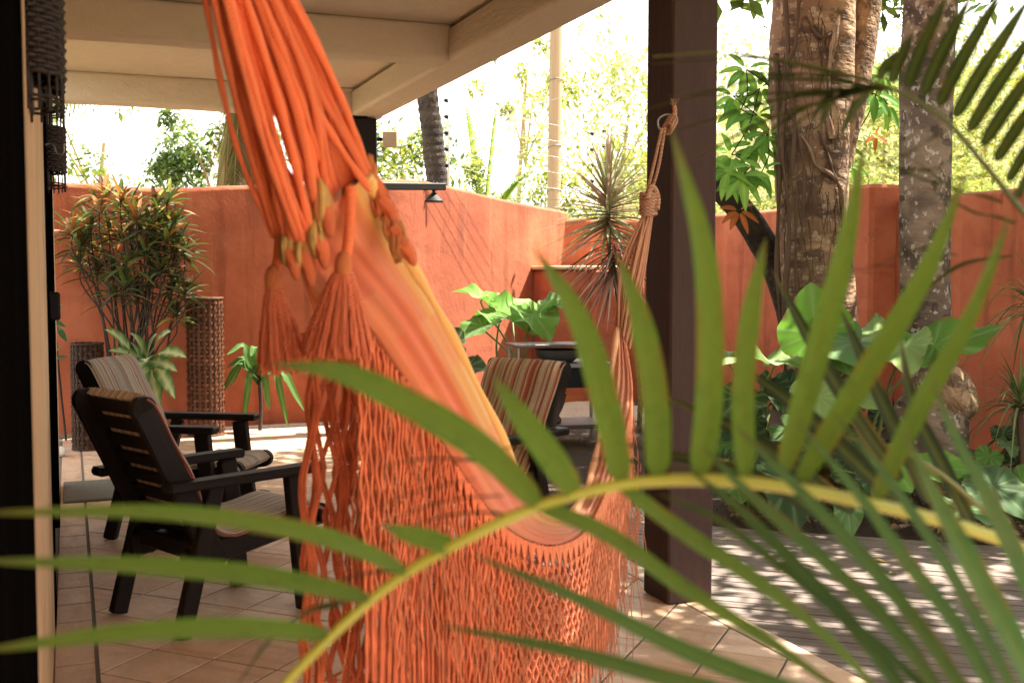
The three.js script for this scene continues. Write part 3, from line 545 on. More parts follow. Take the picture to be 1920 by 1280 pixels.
function chair(pos, heading, label, padLabel, padMat, over) {
  const f = fwd(heading), turn = Math.atan2(f.x, f.z);
  const o = chairProto.clone(); o.name = numbered('wooden_armchair'); o.position.copy(pos); o.rotation.y = turn; scene.add(o);
  tag(o, label, 'armchair', 'dark wooden armchairs with striped pads');
  const pad = mesh('chair_pad', padGeo(0.46, over, 0.006), padMat); pad.position.copy(pos); pad.rotation.y = turn;
  tag(pad, padLabel, 'cushion', 'striped chair pads');
}
chair(W(-1.105, 0, 4.28), 43, 'dark wooden armchair seen from behind, slatted back towards the viewer', 'striped pad on the armchair whose slatted back faces the viewer', M.stripeMid, false);
chair(W(-1.594, 0, 5.565), 99, 'dark wooden armchair half hidden behind the one with the slatted back', 'pale grey striped pad on the armchair by the short woven drum', M.stripeGrey, false);
chair(W(-0.2, 0, 5.12), -142, 'dark wooden armchair beyond the hammock with its back to the cart', 'red and cream striped pad on the armchair beyond the hammock', M.stripeWarm, false);

// ---------------------------------------------------------------- serving cart
{
  const base = G(1040, 842), o = thing('serving_cart', 'dark steel serving cart with upper shelf and basin in the wall corner', 'cart', V(base.x, 0, base.z), -0.12);
  const w = 0.72, d = 0.45, T = 0.022, put = (n, m, ...a) => mesh(n, bar(...a), m, o);
  for (const x of [-w / 2, w / 2]) for (const z of [-d / 2, d / 2]) put('leg', M.metal, V(x, 0.006, z), V(x, 0.6, z), T, T, V(0, 0, 1), 0.003);
  put('countertop', M.counter, V(-w / 2 - 0.04, 0.635, 0), V(w / 2 + 0.04, 0.635, 0), d + 0.06, 0.03, V(0, 1, 0), 0.006);
  put('drawer_box', M.black, V(-w / 2, 0.545, 0), V(w / 2, 0.545, 0), d - 0.02, 0.14, V(0, 1, 0), 0.004);
  put('lower_shelf', M.shelf, V(-w / 2 + 0.012, 0.19, 0), V(w / 2 - 0.012, 0.19, 0), d - 0.02, 0.03, V(0, 1, 0), 0.004);
  for (const x of [-w / 2 + 0.05, w / 2 - 0.05]) for (const z of [-0.15, 0.12]) put('upright', M.metal, V(x, 0.652, z), V(x, 0.765, z), 0.014, 0.014, V(0, 0, 1), 0.002);
  put('upper_shelf', M.shelf, V(-w / 2 + 0.02, 0.776, -0.02), V(w / 2 - 0.02, 0.776, -0.02), 0.32, 0.022, V(0, 1, 0), 0.004);
  const basin = new THREE.LatheGeometry([[0.0, 0.0], [0.11, 0.0], [0.15, 0.03], [0.17, 0.085], [0.178, 0.088], [0.162, 0.03], [0.12, 0.012], [0, 0.012]].map(([a, b]) => new THREE.Vector2(a, b)), 28).translate(0.02, 0.655, 0.02);
  mesh('basin', basin, M.basin, o);
  const pot = mesh('clay_pot', new THREE.LatheGeometry([[0.0, 0], [0.045, 0], [0.05, 0.02], [0.03, 0.05], [0.055, 0.10], [0.075, 0.15], [0.08, 0.19], [0.085, 0.195], [0.085, 0.205], [0.07, 0.2], [0.06, 0.13], [0, 0.12]].map(([a, b]) => new THREE.Vector2(a, b)), 26), M.pot);
  pot.position.set(base.x, 0.208, base.z).add(V(-0.02, 0, 0.05)); tag(pot, 'small footed urn standing on the lower shelf of the cart', 'urn');
}
// ---------------------------------------------------------------- woven drum lamps
function drum(label, pos, R, hgt, mat) {
  const o = thing('woven_drum', label, 'floor lamp', pos, rr(0, 6), 'woven rattan drums by the wall');
  const ns = 20, wv = new GB(), st = new GB();
  for (let k = 0; k < ns; k++) { const a = k / ns * 2 * Math.PI; const p = (y) => V(Math.cos(a) * R, y, Math.sin(a) * R); barGB(st, p(0.006), p(hgt - 0.006), R * 0.15, 0.004, V(Math.cos(a), 0, Math.sin(a)), 0.001, [1, 1, 1]); }
  const rows = Math.round(hgt / 0.034);
  for (let r = 0; r < rows; r++) {
    const y0 = 0.02 + r * (hgt - 0.04) / rows, h = (hgt - 0.04) / rows * 0.74, n = ns * 4, ph = r % 2 ? 0 : Math.PI, tone = rr(0.65, 1.25), A = [], B = [], wob = rr(-0.002, 0.002);
    for (let k = 0; k <= n; k++) { const a = k / n * 2 * Math.PI, rad = R + 0.009 * Math.cos(k / 4 * Math.PI + ph), y = y0 + wob + 0.0015 * Math.sin(a * 3 + r); A.push(wv.v(V(Math.cos(a) * rad, y, Math.sin(a) * rad), a * R, r * 0.05, [tone, tone, tone])); B.push(wv.v(V(Math.cos(a) * rad, y + h, Math.sin(a) * rad), a * R, r * 0.05 + h, [tone, tone, tone])); }
    for (let k = 0; k < n; k++) wv.q(A[k], B[k], B[k + 1], A[k + 1]);
  }
  for (const y of [0.012, hgt - 0.008]) { const dr = 0, rim = new GB(), pts = []; for (let k = 0; k <= 48; k++) { const a = k / 48 * 2 * Math.PI; pts.push(V(Math.cos(a) * (R + dr), y + 0.002 * Math.sin(k * 1.7), Math.sin(a) * (R + dr))); } tube(rim, pts, 0.011, 8, [1, 1, 1], false); mesh('rim', rim.geo(true), mat, o); }
  mesh('weave', wv.geo(true), mat, o); mesh('stake', st.geo(true, true), mat, o);
  mesh('liner', new THREE.CylinderGeometry(R - 0.014, R - 0.014, hgt - 0.03, 40, 1, true).translate(0, hgt / 2, 0), M.liner, o);
}
seed(18);
drum('tall woven rattan drum lamp in front of the terracotta wall', W(-2.46, 0, 8.95), 0.14, 1.11, M.drumTall);
drum('short dark woven rattan drum standing behind the armchair backs', W(-3.13, 0, 8.22), 0.112, 0.79, M.drumShort);

// ---------------------------------------------------------------- hammock
{
  const ham = thing('hammock', 'orange cotton hammock with crocheted fringe strung from the wooden post', 'hammock');
  const Q = (l) => curve(l.map(([a, b, c]) => P(a, b, c)));
  const E2 = Q([[688, 328, 2.06], [745, 452, 2.16], [800, 545, 2.3], [858, 652, 2.45], [930, 797, 2.65], [983, 908, 2.85], [1016, 962, 3.02], [1050, 972, 3.12], [1084, 948, 3.28], [1112, 880, 3.5], [1128, 800, 3.72], [1146, 700, 3.98], [1158, 615, 4.18]]);
  const E1 = Q([[530, 462, 2.0], [612, 530, 2.08], [690, 612, 2.2], [765, 722, 2.34], [850, 862, 2.52], [922, 962, 2.7], [975, 1006, 2.85], [1031, 1022, 2.96], [1088, 1002, 3.1], [1130, 935, 3.3], [1166, 830, 3.6], [1184, 735, 3.9], [1170, 622, 4.18]]);
  const E3 = Q([[560, 500, 2.22], [590, 590, 2.3], [632, 690, 2.42], [668, 770, 2.52], [715, 850, 2.64], [800, 920, 2.8], [900, 960, 2.95], [1010, 985, 3.08], [1070, 968, 3.2], [1106, 905, 3.42], [1128, 815, 3.72], [1150, 715, 3.98], [1160, 620, 4.2]]);
  const UT = (c, u) => c.getPoint(u);
  const stripe = [], NU = 150, NV = 44, gb = new GB();
  const base = [0.85, 0.20, 0.075];
  const colour = (u, v) => {   // v: 0 inner rolled edge, 0.55 the fringed edge, 1 the far hem
    const f = v < 0.55 ? v / 0.55 : 0, blk = hash(Math.floor(u * 15), Math.floor(v * 9), 5);
    let c = base;
    if (v < 0.06) c = [0.88, 0.55, 0.18]; else if (v < 0.15) c = [0.84, 0.40, 0.08]; else if (v < 0.22) c = [0.80, 0.26, 0.05]; else if (v > 0.62) c = [0.82, 0.32, 0.06];
    c = mix(c, blk > 0.66 ? [0.85, 0.28, 0.10] : blk > 0.45 ? [0.80, 0.16, 0.055] : c, 0.6);
    if (u > 0.55) c = mix(c, [0.85, 0.43, 0.24], 0.6 * sstep(u, 0.55, 0.7));
    return mul(c, 0.93 + 0.14 * hash(Math.floor(v * 40), 3, 9));
  };
  const surf = [];
  for (let k = 0; k <= NU; k++) {
    const u = k / NU, a = UT(E2, u), b = UT(E1, u), c = UT(E3, u), t = E1.getTangent(u), view = V().subVectors(b, V(0, EYE, 0)).normalize(), row = [];
    const w1 = a.distanceTo(b);
    for (let j = 0; j <= NV; j++) {
      const v = j / NV; let p;
      if (v <= 0.55) { const f = v / 0.55; p = a.clone().lerp(b, f); const bulge = Math.sin(f * Math.PI) * 0.3 * w1; p.addScaledVector(view, -bulge * 0.55); p.y -= bulge * 0.25 * sstep(u, 0.55, 0.7);
        const folds = (0.004 + 0.004 * sstep(u, 0.55, 0.75)) * Math.sin(f * 24 + 3 * Math.sin(u * 5)) + 0.005 * Math.sin(f * 9 + u * 9); p.addScaledVector(view, folds * (0.3 + Math.sin(f * Math.PI))); }
      else { const f = (v - 0.55) / 0.45; p = b.clone().lerp(c, f); p.addScaledVector(view, Math.sin(f * Math.PI) * 0.08 + 0.01 * f + 0.004 * Math.sin(f * 18 + u * 7)); }
      row.push(gb.v(p, v * 0.5, u * 2.4, colour(u, v)));
    }
    surf.push(row);
  }
  for (let k = 0; k < NU; k++) for (let j = 0; j < NV; j++) gb.q(surf[k][j], surf[k][j + 1], surf[k + 1][j + 1], surf[k + 1][j]);
  mesh('cloth', gb.geo(true), phy({ vertexColors: true, bumpMap: clothBump, bumpScale: 0.0008, roughness: 0.95, side: THREE.DoubleSide, transmission: 0.38, thickness: 0, sheen: 0.3, sheenColor: rgb(1, 0.5, 0.25) }), ham);
  { const e = new GB(); tube(e, E2.getPoints(120), (f) => 0.011 + 0.003 * Math.sin(f * 60), 8, (f) => f < 0.6 ? [0.87, 0.52, 0.18] : [0.86, 0.46, 0.25]); mesh('hem', e.geo(true), M.cord, ham); }

  // cords of the near end, gathered into one loop on the wall
  const tip = P(322, -395, 1.52), arc = Q([[512, 442, 2.02], [538, 455, 2.0], [568, 464, 1.99], [590, 440, 2.0], [598, 412, 2.01], [606, 384, 2.03], [618, 366, 2.04], [634, 352, 2.05], [650, 340, 2.07], [666, 330, 2.08], [682, 322, 2.1], [700, 350, 2.11], [722, 400, 2.13]]);
  seed(404);
  const N = 62, ends = [];
  for (let k = 0; k < N; k++) {
    const e = arc.getPoint(clamp((k + rr(-0.3, 0.3)) / (N - 1), 0, 1)), c = new GB(), tone = rr(0.82, 1.12), o = V(rr(-0.012, 0.012), rr(-0.01, 0.01), rr(-0.012, 0.012));
    const m1 = tip.clone().lerp(e, 0.35).addScaledVector(o, 2.0), m2 = tip.clone().lerp(e, 0.7).addScaledVector(o, 2.6); m1.y -= 0.004; m2.y -= rr(0, 0.012);
    tube(c, curve([tip.clone().addScaledVector(o, 0.6), m1, m2, e]).getPoints(26), (f) => (0.0056 + 0.0009 * Math.sin(f * 40 + k)) * (0.9 + 0.3 * f) * (0.8 + 0.4 * hash(k, 3, 5)), 7, () => mul(base, tone));
    mesh('cord', c.geo(true), M.cord, ham); ends.push(e);
  }
  { // tufts of bunched cloth the cords are tied round
    const tufts = [[538, 460, 0.9, 0], [566, 474, 1, 0], [592, 440, 1, 0], [601, 382, 1.15, 0], [690, 330, 1.1, 1], [712, 372, 0.9, 2], [733, 425, 0.9, 1], [747, 452, 1.0, 0], [655, 360, 0.9, 2]];
    for (const [x, y, s, kind] of tufts) {
      const p = P(x, y, 1.985 + (x > 640 ? 0.1 : 0)), kg = new GB(), lean = V(rr(-0.006, 0.012), 0, 0);
      for (let j = 0; j < 11; j++) { const a = j / 11 * 6.283 + rr(-0.3, 0.3), R = 0.0125 * s * rr(0.7, 1.25), d = V(Math.cos(a), 0, Math.sin(a)), h = rr(0.024, 0.036) * s; tube(kg, curve([V(0, h, 0).addScaledVector(lean, -1), d.clone().multiplyScalar(R).add(V(0, h * 0.45, 0)), d.clone().multiplyScalar(R * 1.1).add(V(0, -h * 0.35, 0)), V(0, -h * 1.15, 0).add(lean).addScaledVector(d, R * 0.4)]).getPoints(10), 0.0048 * s * rr(0.8, 1.15), 6, mul([[0.90, 0.58, 0.18], [0.88, 0.32, 0.11], [0.86, 0.22, 0.08]][rnd() < 0.72 ? kind : (kind + 1) % 3], rr(0.85, 1.1))); }
      const m = mesh('knot', kg.geo(true), M.bunch, ham); m.position.copy(p);
      const c = new GB(), e = V(x > 640 ? 0.025 : 0.012, x > 640 ? -0.045 : -0.06, 0.02); tube(c, curve([p, p.clone().addScaledVector(e, 0.5).add(V(0.004, 0, 0)), p.clone().add(e)]).getPoints(10), (f) => 0.015 * Math.sqrt(1 - 0.93 * f * f), 9, mul(base, rr(0.85, 1.1))); mesh('gather', c.geo(true), M.bunch, ham);
    }
  }
  // far end: cords drawn into a whipped knot, then a doubled rope up to the hook
  const knot = P(1216, 384, 4.27), hook = P(1244, 240, 4.245);
  seed(55);
  for (let k = 0; k < 13; k++) {
    const f = k / 12, s = E2.getPoint(1).lerp(E1.getPoint(0.985), f).add(V(rr(-0.01, 0.01), rr(-0.03, 0.01), rr(-0.02, 0.02))), c = new GB(), m = s.clone().lerp(knot, 0.5).add(V(lerp(-0.035, 0.03, f), rr(-0.02, 0.02), rr(-0.03, 0.03)));
    tube(c, curve([s, m, knot.clone().add(V(lerp(-0.014, 0.014, f), -0.03, rr(-0.012, 0.012)))]).getPoints(18), 0.0052, 6, mul([0.60, 0.30, 0.18], rr(0.85, 1.1)));
    mesh('cord', c.geo(true), M.cord, ham);
  }
  { const c = new GB(); for (let t = 0; t < 7; t++) { const pts = []; for (let k = 0; k <= 20; k++) { const a = k / 20 * 2 * Math.PI; pts.push(knot.clone().add(V(Math.cos(a) * 0.03, -0.035 + t * 0.0125 + 0.003 * Math.sin(a * 2), Math.sin(a) * 0.028))); } tube(c, pts, 0.0072, 6, [1, 1, 1], false); }
    tube(c, curve([knot.clone().add(V(-0.022, 0.02, 0.026)), knot.clone().add(V(0, 0.068, 0.03)), knot.clone().add(V(0.028, 0.03, 0.02)), knot.clone().add(V(0.02, -0.02, 0.03))]).getPoints(16), 0.011, 7);
    mesh('whipped_knot', c.geo(), M.ropePale, ham); }
  for (const d of [-1, 1]) { const c = new GB(); tube(c, curve([knot.clone().add(V(d * 0.008, 0.04, 0)), knot.clone().lerp(hook, 0.5).add(V(d * 0.011, 0, 0)), hook.clone().add(V(d * 0.006, 0, 0))]).getPoints(16), 0.0062, 7); mesh('hanging_rope', c.geo(), M.ropePale, ham); }
  { const c = new GB(); for (let t = 0; t < 4; t++) { const pts = []; for (let k = 0; k <= 16; k++) { const a = k / 16 * 2 * Math.PI; pts.push(hook.clone().add(V(0.02 + t * 0.006 + Math.cos(a) * 0.008, 0.0 + t * 0.01 + Math.sin(a) * 0.02, Math.cos(a) * 0.018))); } tube(c, pts, 0.0068, 6, [1, 1, 1], false); }
    tube(c, curve([hook.clone().add(V(0.04, 0.03, 0)), hook.clone().add(V(0.046, 0.06, 0.005)), hook.clone().add(V(0.04, 0.085, 0.01))]).getPoints(10), 0.009, 7);
    for (let k = 0; k < 12; k++) { const b = hook.clone().add(V(0.04, 0.08, 0.008)); tube(c, [b, b.clone().add(V(rr(-0.02, 0.02), rr(0.015, 0.035), rr(-0.015, 0.015)))], 0.0022, 4); }
    mesh('rope_end', c.geo(), M.ropePale, ham); }
  { const c = new GB(), wallAt = H(-0.07, 2.12, 1.45); tube(c, curve([tip, tip.clone().lerp(wallAt, 0.5), wallAt]).getPoints(8), 0.012, 8); mesh('hanging_rope', c.geo(), M.ropePale, ham); }

  // the fringe: strands knotted into a diamond net that hangs from the lower edge, then loose ends
  const right = fwd(90), toEye = fwd(180);
  const strand = (c, top, len, side, ph, cell, amp, r, col, loose, sway) => {
    const pts = [], n = Math.max(12, Math.round(len / 0.0125)), s1 = sway ?? 0.004;
    for (let k = 0; k <= n; k++) {
      const d = k / n * len, y = top.y - d, net = d < len * (1 - loose), q = ((y / cell + ph) % 2 + 2) % 2, z = net ? clamp((Math.abs(q - 1) * 2 - 1) * 1.25, -1, 1) : (ph ? 0.7 : -0.7) + 0.2 * Math.sin(d * 60 + top.x * 90);
      pts.push(top.clone().addScaledVector(side, z * amp + s1 * Math.sin(d * 7 + top.x * 30) + rr(-0.0005, 0.0005)).addScaledVector(toEye, s1 * Math.sin(d * 9 + top.x * 40 + top.z * 25) + 0.0022 * (q > 1 ? 1 : -1)).add(V(0, -d, 0)));
    }
    tube(c, pts, (f) => r * (f > 0.97 ? 0.7 : 1), 5, (f) => mul(col, 0.95 + 0.1 * Math.sin(f * n * 0.9)));
  };
  seed(2024);
  const dense = []; { let acc = 0, last = null; for (let k = 0; k <= 900; k++) { const u = lerp(0.15, 0.99, k / 900), p = E1.getPoint(u); if (last) acc += Math.hypot(p.x - last.x, p.z - last.z); last = p; dense.push([acc, u]); } }
  const total = dense[900][0], uAt = (m) => { let k = 1; while (k < 900 && dense[k][0] < m) k++; return lerp(dense[k - 1][1], dense[k][1], clamp((m - dense[k - 1][0]) / (dense[k][0] - dense[k - 1][0] + 1e-9), 0, 1)); };
  const SP = 0.0158, SN = Math.floor(total / SP), sideAt = (m) => { const a = E1.getPoint(uAt(Math.max(0, m - 0.05))), b = E1.getPoint(uAt(Math.min(total, m + 0.05))); return V().subVectors(b, a).setY(0).normalize(); };
  const gbs = Array.from({ length: 12 }, () => new GB()), bundle = (m, layer) => 0.011 * (vnoise(m / total, 0.5, 26, 1, 40 + layer) - 0.5) * 2;
  for (let layer = 0; layer < 3; layer++) for (let k = 0; k < SN; k++) {
    const m0 = (k + [0, 0.5, 0.2][layer]) * SP, m = clamp(m0 + bundle(m0, layer) * 1.6 * (1 - 0.7 * sstep(uAt(m0), 0.3, 0.55)), 0, total), u = uAt(m), side = sideAt(m), top = E1.getPoint(u).addScaledVector(toEye, [0.022, 0.004, -0.03][layer]);
    const teeth = layer === 0 && u > 0.34 ? 0.05 : 0; top.y -= teeth;
    const len = lerp(0.80, 0.36, sstep(u, 0.1, 0.98)) * (0.95 + 0.07 * Math.sin(u * 34) + rr(-0.03, 0.03)) + (u > 0.5 && u < 0.82 ? 0.05 : 0) - teeth;
    const c0 = mix([0.87, 0.215, 0.09], [0.88, 0.30, 0.155], sstep(u, 0.4, 0.75)), tone = rr(0.85, 1.1) * [1, 0.92, 0.85][layer];  // rear layers darkened, painting shade into the gaps of the net
    strand(gbs[Math.min(11, Math.floor(k / SN * 12))], top, len, side, (k + layer) % 2, 0.0245 * (u < 0.42 ? 1.7 * rr(0.97, 1.03) : 1), SP * lerp(0.28, 0.48, sstep(u, 0.28, 0.55)), (layer ? 0.0029 : 0.0032) * rr(0.75, 1.25), mul(c0, tone), rr(0.2, 0.4), 0.003 + 0.005 * (1 - sstep(u, 0.25, 0.5)));
    if (teeth && k % 2 === 0) { // pointed gathers right under the cloth's edge
      const node = top.clone().addScaledVector(side, SP * 0.5), c = gbs[Math.min(11, Math.floor(k / SN * 12))];
      for (const e of [-0.9, -0.3, 0.3, 0.9]) tube(c, [E1.getPoint(uAt(clamp(m + SP * (0.5 + e), 0, total))).addScaledVector(toEye, 0.012), node, node.clone().add(V(0, -0.03, 0))], (f) => 0.0046 - 0.001 * f, 5, mul(c0, rr(0.85, 1.1)));
    }
  }
  for (let k = 0; k < 260; k++) { const m = rr(0, total), p0 = E1.getPoint(uAt(m)).addScaledVector(toEye, rr(0.0, 0.035)), L = rr(0.1, 0.6), pts = [], a = rr(0, 6), drift = rr(-0.05, 0.05); const st = rr(0.04, 0.3); for (let q = 0; q <= 12; q++) { const f = q / 12; pts.push(p0.clone().addScaledVector(right, drift * f + 0.008 * Math.sin(f * 9 + a)).addScaledVector(toEye, 0.008 * Math.sin(f * 7 + a * 2)).add(V(0, -st - L * f, 0))); } tube(gbs[Math.floor(m / total * 11.99)], pts, 0.0013, 4, mul([0.87, 0.30, 0.14], rr(0.8, 1.1))); }
  gbs.forEach((g) => mesh('fringe', g.geo(true), M.cord, ham));
  // open-work fringe of the far edge, at the picture's middle left
  { const c = new GB(); seed(88); const tops = Q([[572, 640, 2.3], [606, 668, 2.33], [640, 690, 2.38], [668, 740, 2.45], [700, 800, 2.5]]);
    for (let k = 0; k < 15; k++) { const f = (k + rr(-0.3, 0.3)) / 14, top = tops.getPointAt(clamp(f, 0, 1)), big = k % 5 < 2; const L0 = 0.80 + rr(-0.06, 0.03), cell = big ? 0.17 : 0.11, w = big ? 0.0085 : 0.004; for (let j = 0; j < (big ? 13 : 5); j++) strand(c, top.clone().add(V(rr(-w, w), big ? 0.02 : 0, rr(-w, w))), L0 * rr(0.93, 1.03), right, k % 2, cell, 0.012 * rr(0.85, 1.15), 0.0028 * rr(0.8, 1.2), mul([0.87, 0.205, 0.08], rr(0.78, 1.08)), 0.12, 0.007); }
    mesh('fringe', c.geo(true), M.cord, ham); }
  // tassels
  const tassel = (x, y, D, len, spread, n, lean) => {
    const c = new GB(), top = P(x, y, D), s = right; 
    for (let k = 0; k < n; k++) { const a = rr(0, 6.28), r = Math.sqrt(rnd()), dx = Math.cos(a) * r * spread, dz = Math.sin(a) * r * spread * 0.7, L = len * rr(0.85, 1.05), pts = []; for (let q = 0; q <= 9; q++) { const f = q / 9, o = Math.pow(f, 0.8); pts.push(top.clone().addScaledVector(s, dx * (0.16 + 0.84 * o) + lean * f).addScaledVector(toEye, dz * (0.16 + 0.84 * o)).add(V(rr(-0.0012, 0.0012), -L * f, 0))); } tube(c, pts, 0.0024, 4, mul([0.87, 0.215, 0.10], rr(0.78, 1.08))); }
    const ts = mesh('tassel', c.geo(true), M.cord, ham);
    const kg = new THREE.SphereGeometry(0.019, 14, 12).scale(0.85, 1.5, 0.85); const kn = mesh('tassel_head', kg, M.knot[1], ts); kn.position.copy(top);
    const cc = new GB(); tube(cc, curve([top, top.clone().lerp(P(x + 10, y - 90, D + 0.03), 0.5).addScaledVector(s, 0.004), P(x + 14, y - 150, D + 0.04)]).getPoints(8), 0.010, 7, mul(base, 0.95)); mesh('cord', cc.geo(true), M.cord, ham);
  };
  tassel(643, 500, 1.98, 0.158, 0.064, 240, -0.012);
  tassel(512, 525, 2.02, 0.165, 0.048, 180, 0.018);
}
// ---------------------------------------------------------------- leaves and plants
const RT = fwd(90), TE = fwd(180);
const dirC = (r, u, t) => V(0, u, 0).addScaledVector(RT, r).addScaledVector(TE, t).normalize();
const HEART = [[0, 1.0], [0.05, 0.90], [0.12, 0.79], [0.22, 0.70], [0.35, 0.64], [0.5, 0.60], [0.65, 0.60], [0.78, 0.60], [0.87, 0.56], [0.93, 0.46], [0.975, 0.26], [1, 0.10]];
function heartR(t) { for (let k = 1; k < HEART.length; k++) if (t <= HEART[k][0]) { const [a, b] = HEART[k - 1], [c, d] = HEART[k]; return lerp(b, d, (t - a) / (c - a)); } return 0.1; }
function heartLeaf(gb, at, tip, normal, len, wid, col, o = {}) {
  const a = tip.clone().normalize(), s = V().crossVectors(normal, a).normalize(), n = V().crossVectors(a, s).normalize(), NR = 7, NA = 64, rows = [], ph = o.ph ?? rr(0, 6);
  const centre = gb.v(at, 0.5, 0.5, mul(col, 1.25));
  for (let r = 1; r <= NR; r++) {
    const row = [];
    for (let k = 0; k <= NA; k++) {
      const th = k / NA * 2 * Math.PI, t = Math.abs(th > Math.PI ? 2 * Math.PI - th : th) / Math.PI, R = heartR(t) * r / NR;
      const x = Math.cos(th) * R * len * 0.72, y = Math.sin(th) * R * wid * 0.85, q = r / NR;
      const vein = Math.pow(Math.abs(Math.cos(t * Math.PI * 5.0)), 14), pleat = Math.abs(Math.sin(t * Math.PI * 5.0));
      let z = (o.cup ?? 0.25) * y * y / wid + (o.wave ?? 0.045) * len * Math.sin(th * 5 + ph) * q * q * q - (o.pleat ?? 0.02) * len * (1 - pleat) * q * 1.2 - (o.droop ?? 0.25) * x * Math.abs(x) / len + 0.012 * len * Math.sin(th * 13 + ph * 2) * q * q * q;
      let c = mix(mul(col, 0.92 + 0.16 * pleat * q), mul(mix(col, [0.4, 0.5, 0.25], 0.4), 1.15), vein * 0.6); if (r === NR && hash(k, Math.floor(ph * 1000), 3) > 0.82) { c[0] = 0.22; c[1] = 0.15; c[2] = 0.05; }
      row.push(gb.v(at.clone().addScaledVector(a, x).addScaledVector(s, y).addScaledVector(n, z), 0.5 + 0.5 * Math.cos(th) * q, 0.5 + 0.5 * Math.sin(th) * q, c));
    }
    rows.push(row);
  }
  for (let k = 0; k < NA; k++) gb.t(centre, rows[0][k], rows[0][k + 1]);
  for (let r = 0; r + 1 < NR; r++) for (let k = 0; k < NA; k++) gb.q(rows[r][k], rows[r + 1][k], rows[r + 1][k + 1], rows[r][k + 1]);
}
function aroid(name, label, base, leaves, cat = 'plant', group) {   // leaves: [px, py, D, length, width, tip(r,u,t), normal(r,u,t), colour, options]
  const o = thing(name, label, cat, base, 0, group);
  for (const [px, py, D, len, wid, tip, nrm, col, opt] of leaves) {
    const at = P(px, py, D), g = new GB(), st = new GB(), q = opt ?? {};
    heartLeaf(g, at.clone().sub(base), dirC(...tip), dirC(...nrm), len, wid, col, q);
    const foot = V(rr(-0.05, 0.05), 0.0, rr(-0.05, 0.05)), e = at.clone().sub(base), d = dirC(...nrm).multiplyScalar(-0.1 * len);
    const mid = foot.clone().lerp(e, 0.55).add(V(0, 0.12 * e.y, 0)).addScaledVector(dirC(...tip), -0.1);
    tube(st, curve([foot, mid, e.clone().add(d), e]).getPoints(18), (f) => 0.0095 - 0.004 * f, 7, q.stem ?? [0.13, 0.17, 0.045]);
    const lf = mesh('leaf', g.geo(true), M.leafBig, o); mesh('petiole', st.geo(true), M.petiole, lf);
  }
  return o;
}
const GRN = [0.10, 0.23, 0.030], LIT = [0.15, 0.34, 0.04], DRK = [0.040, 0.085, 0.026], PAL = [0.26, 0.40, 0.12], BLU = [0.11, 0.22, 0.065];  // LIT and PAL paint sunlight into the leaf colour, DRK paints shade
seed(501);
aroid('elephant_ear', 'elephant ear with a big jagged green leaf behind the striped armchair', G(985, 868).setY(0).add(W(0, 0, 0.6)), [
  [935, 585, 8.7, 0.42, 0.46, [0.9, -0.1, 0.35], [-0.15, 0.85, 0.28], LIT, { cup: 0.45, droop: 0.5, wave: 0.1 }],
  [905, 560, 8.8, 0.34, 0.30, [-0.85, 0.45, 0.1], [0.45, 0.85, 0.2], LIT, { cup: 0.6, wave: 0.07 }],
  [1000, 590, 8.65, 0.36, 0.40, [0.5, -0.45, 0.6], [0.1, 0.8, 0.45], LIT, { cup: 0.5, wave: 0.1 }],
  [1030, 572, 8.8, 0.26, 0.30, [0.8, 0.3, 0.2], [-0.3, 0.8, 0.3], BLU, { cup: 0.4, wave: 0.08 }],
  [905, 610, 8.5, 0.34, 0.34, [-0.8, -0.35, 0.4], [-0.2, 0.85, 0.3], GRN, { cup: 0.4 }],
  [960, 568, 9.0, 0.28, 0.34, [0.2, 0.3, -0.7], [0, 0.7, 0.7], PAL, { cup: 0.3 }],
], 'plant', 'broad-leaved garden plants');
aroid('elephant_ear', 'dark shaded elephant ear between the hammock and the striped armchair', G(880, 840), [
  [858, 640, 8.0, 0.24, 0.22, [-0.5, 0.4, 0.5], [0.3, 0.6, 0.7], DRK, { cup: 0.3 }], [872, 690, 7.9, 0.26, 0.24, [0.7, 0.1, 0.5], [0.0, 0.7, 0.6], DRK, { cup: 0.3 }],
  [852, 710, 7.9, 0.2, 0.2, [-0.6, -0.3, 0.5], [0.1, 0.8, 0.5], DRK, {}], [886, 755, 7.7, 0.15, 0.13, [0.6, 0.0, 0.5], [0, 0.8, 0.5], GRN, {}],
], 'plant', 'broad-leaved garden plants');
// bed on the right
aroid('elephant_ear', 'elephant ear with two pale sunlit leaves close to the brown post', G(1462, 948, 0).add(W(0, 0, 0.5)), [
  [1368, 668, 6.4, 0.34, 0.34, [-0.7, -0.1, 0.7], [0.1, 0.92, 0.2], PAL, { cup: 0.3, wave: 0.09, stem: [0.2, 0.24, 0.06] }],
  [1452, 678, 6.3, 0.36, 0.36, [0.5, 0.0, 0.8], [0.1, 0.95, 0.05], PAL, { cup: 0.7, wave: 0.1, stem: [0.22, 0.26, 0.05] }],
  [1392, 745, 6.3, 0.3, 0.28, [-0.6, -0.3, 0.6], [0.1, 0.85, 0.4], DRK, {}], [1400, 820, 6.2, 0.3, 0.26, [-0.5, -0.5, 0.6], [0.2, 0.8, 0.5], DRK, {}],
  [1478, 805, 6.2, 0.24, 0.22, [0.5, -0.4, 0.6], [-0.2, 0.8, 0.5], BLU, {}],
], 'plant', 'broad-leaved garden plants');
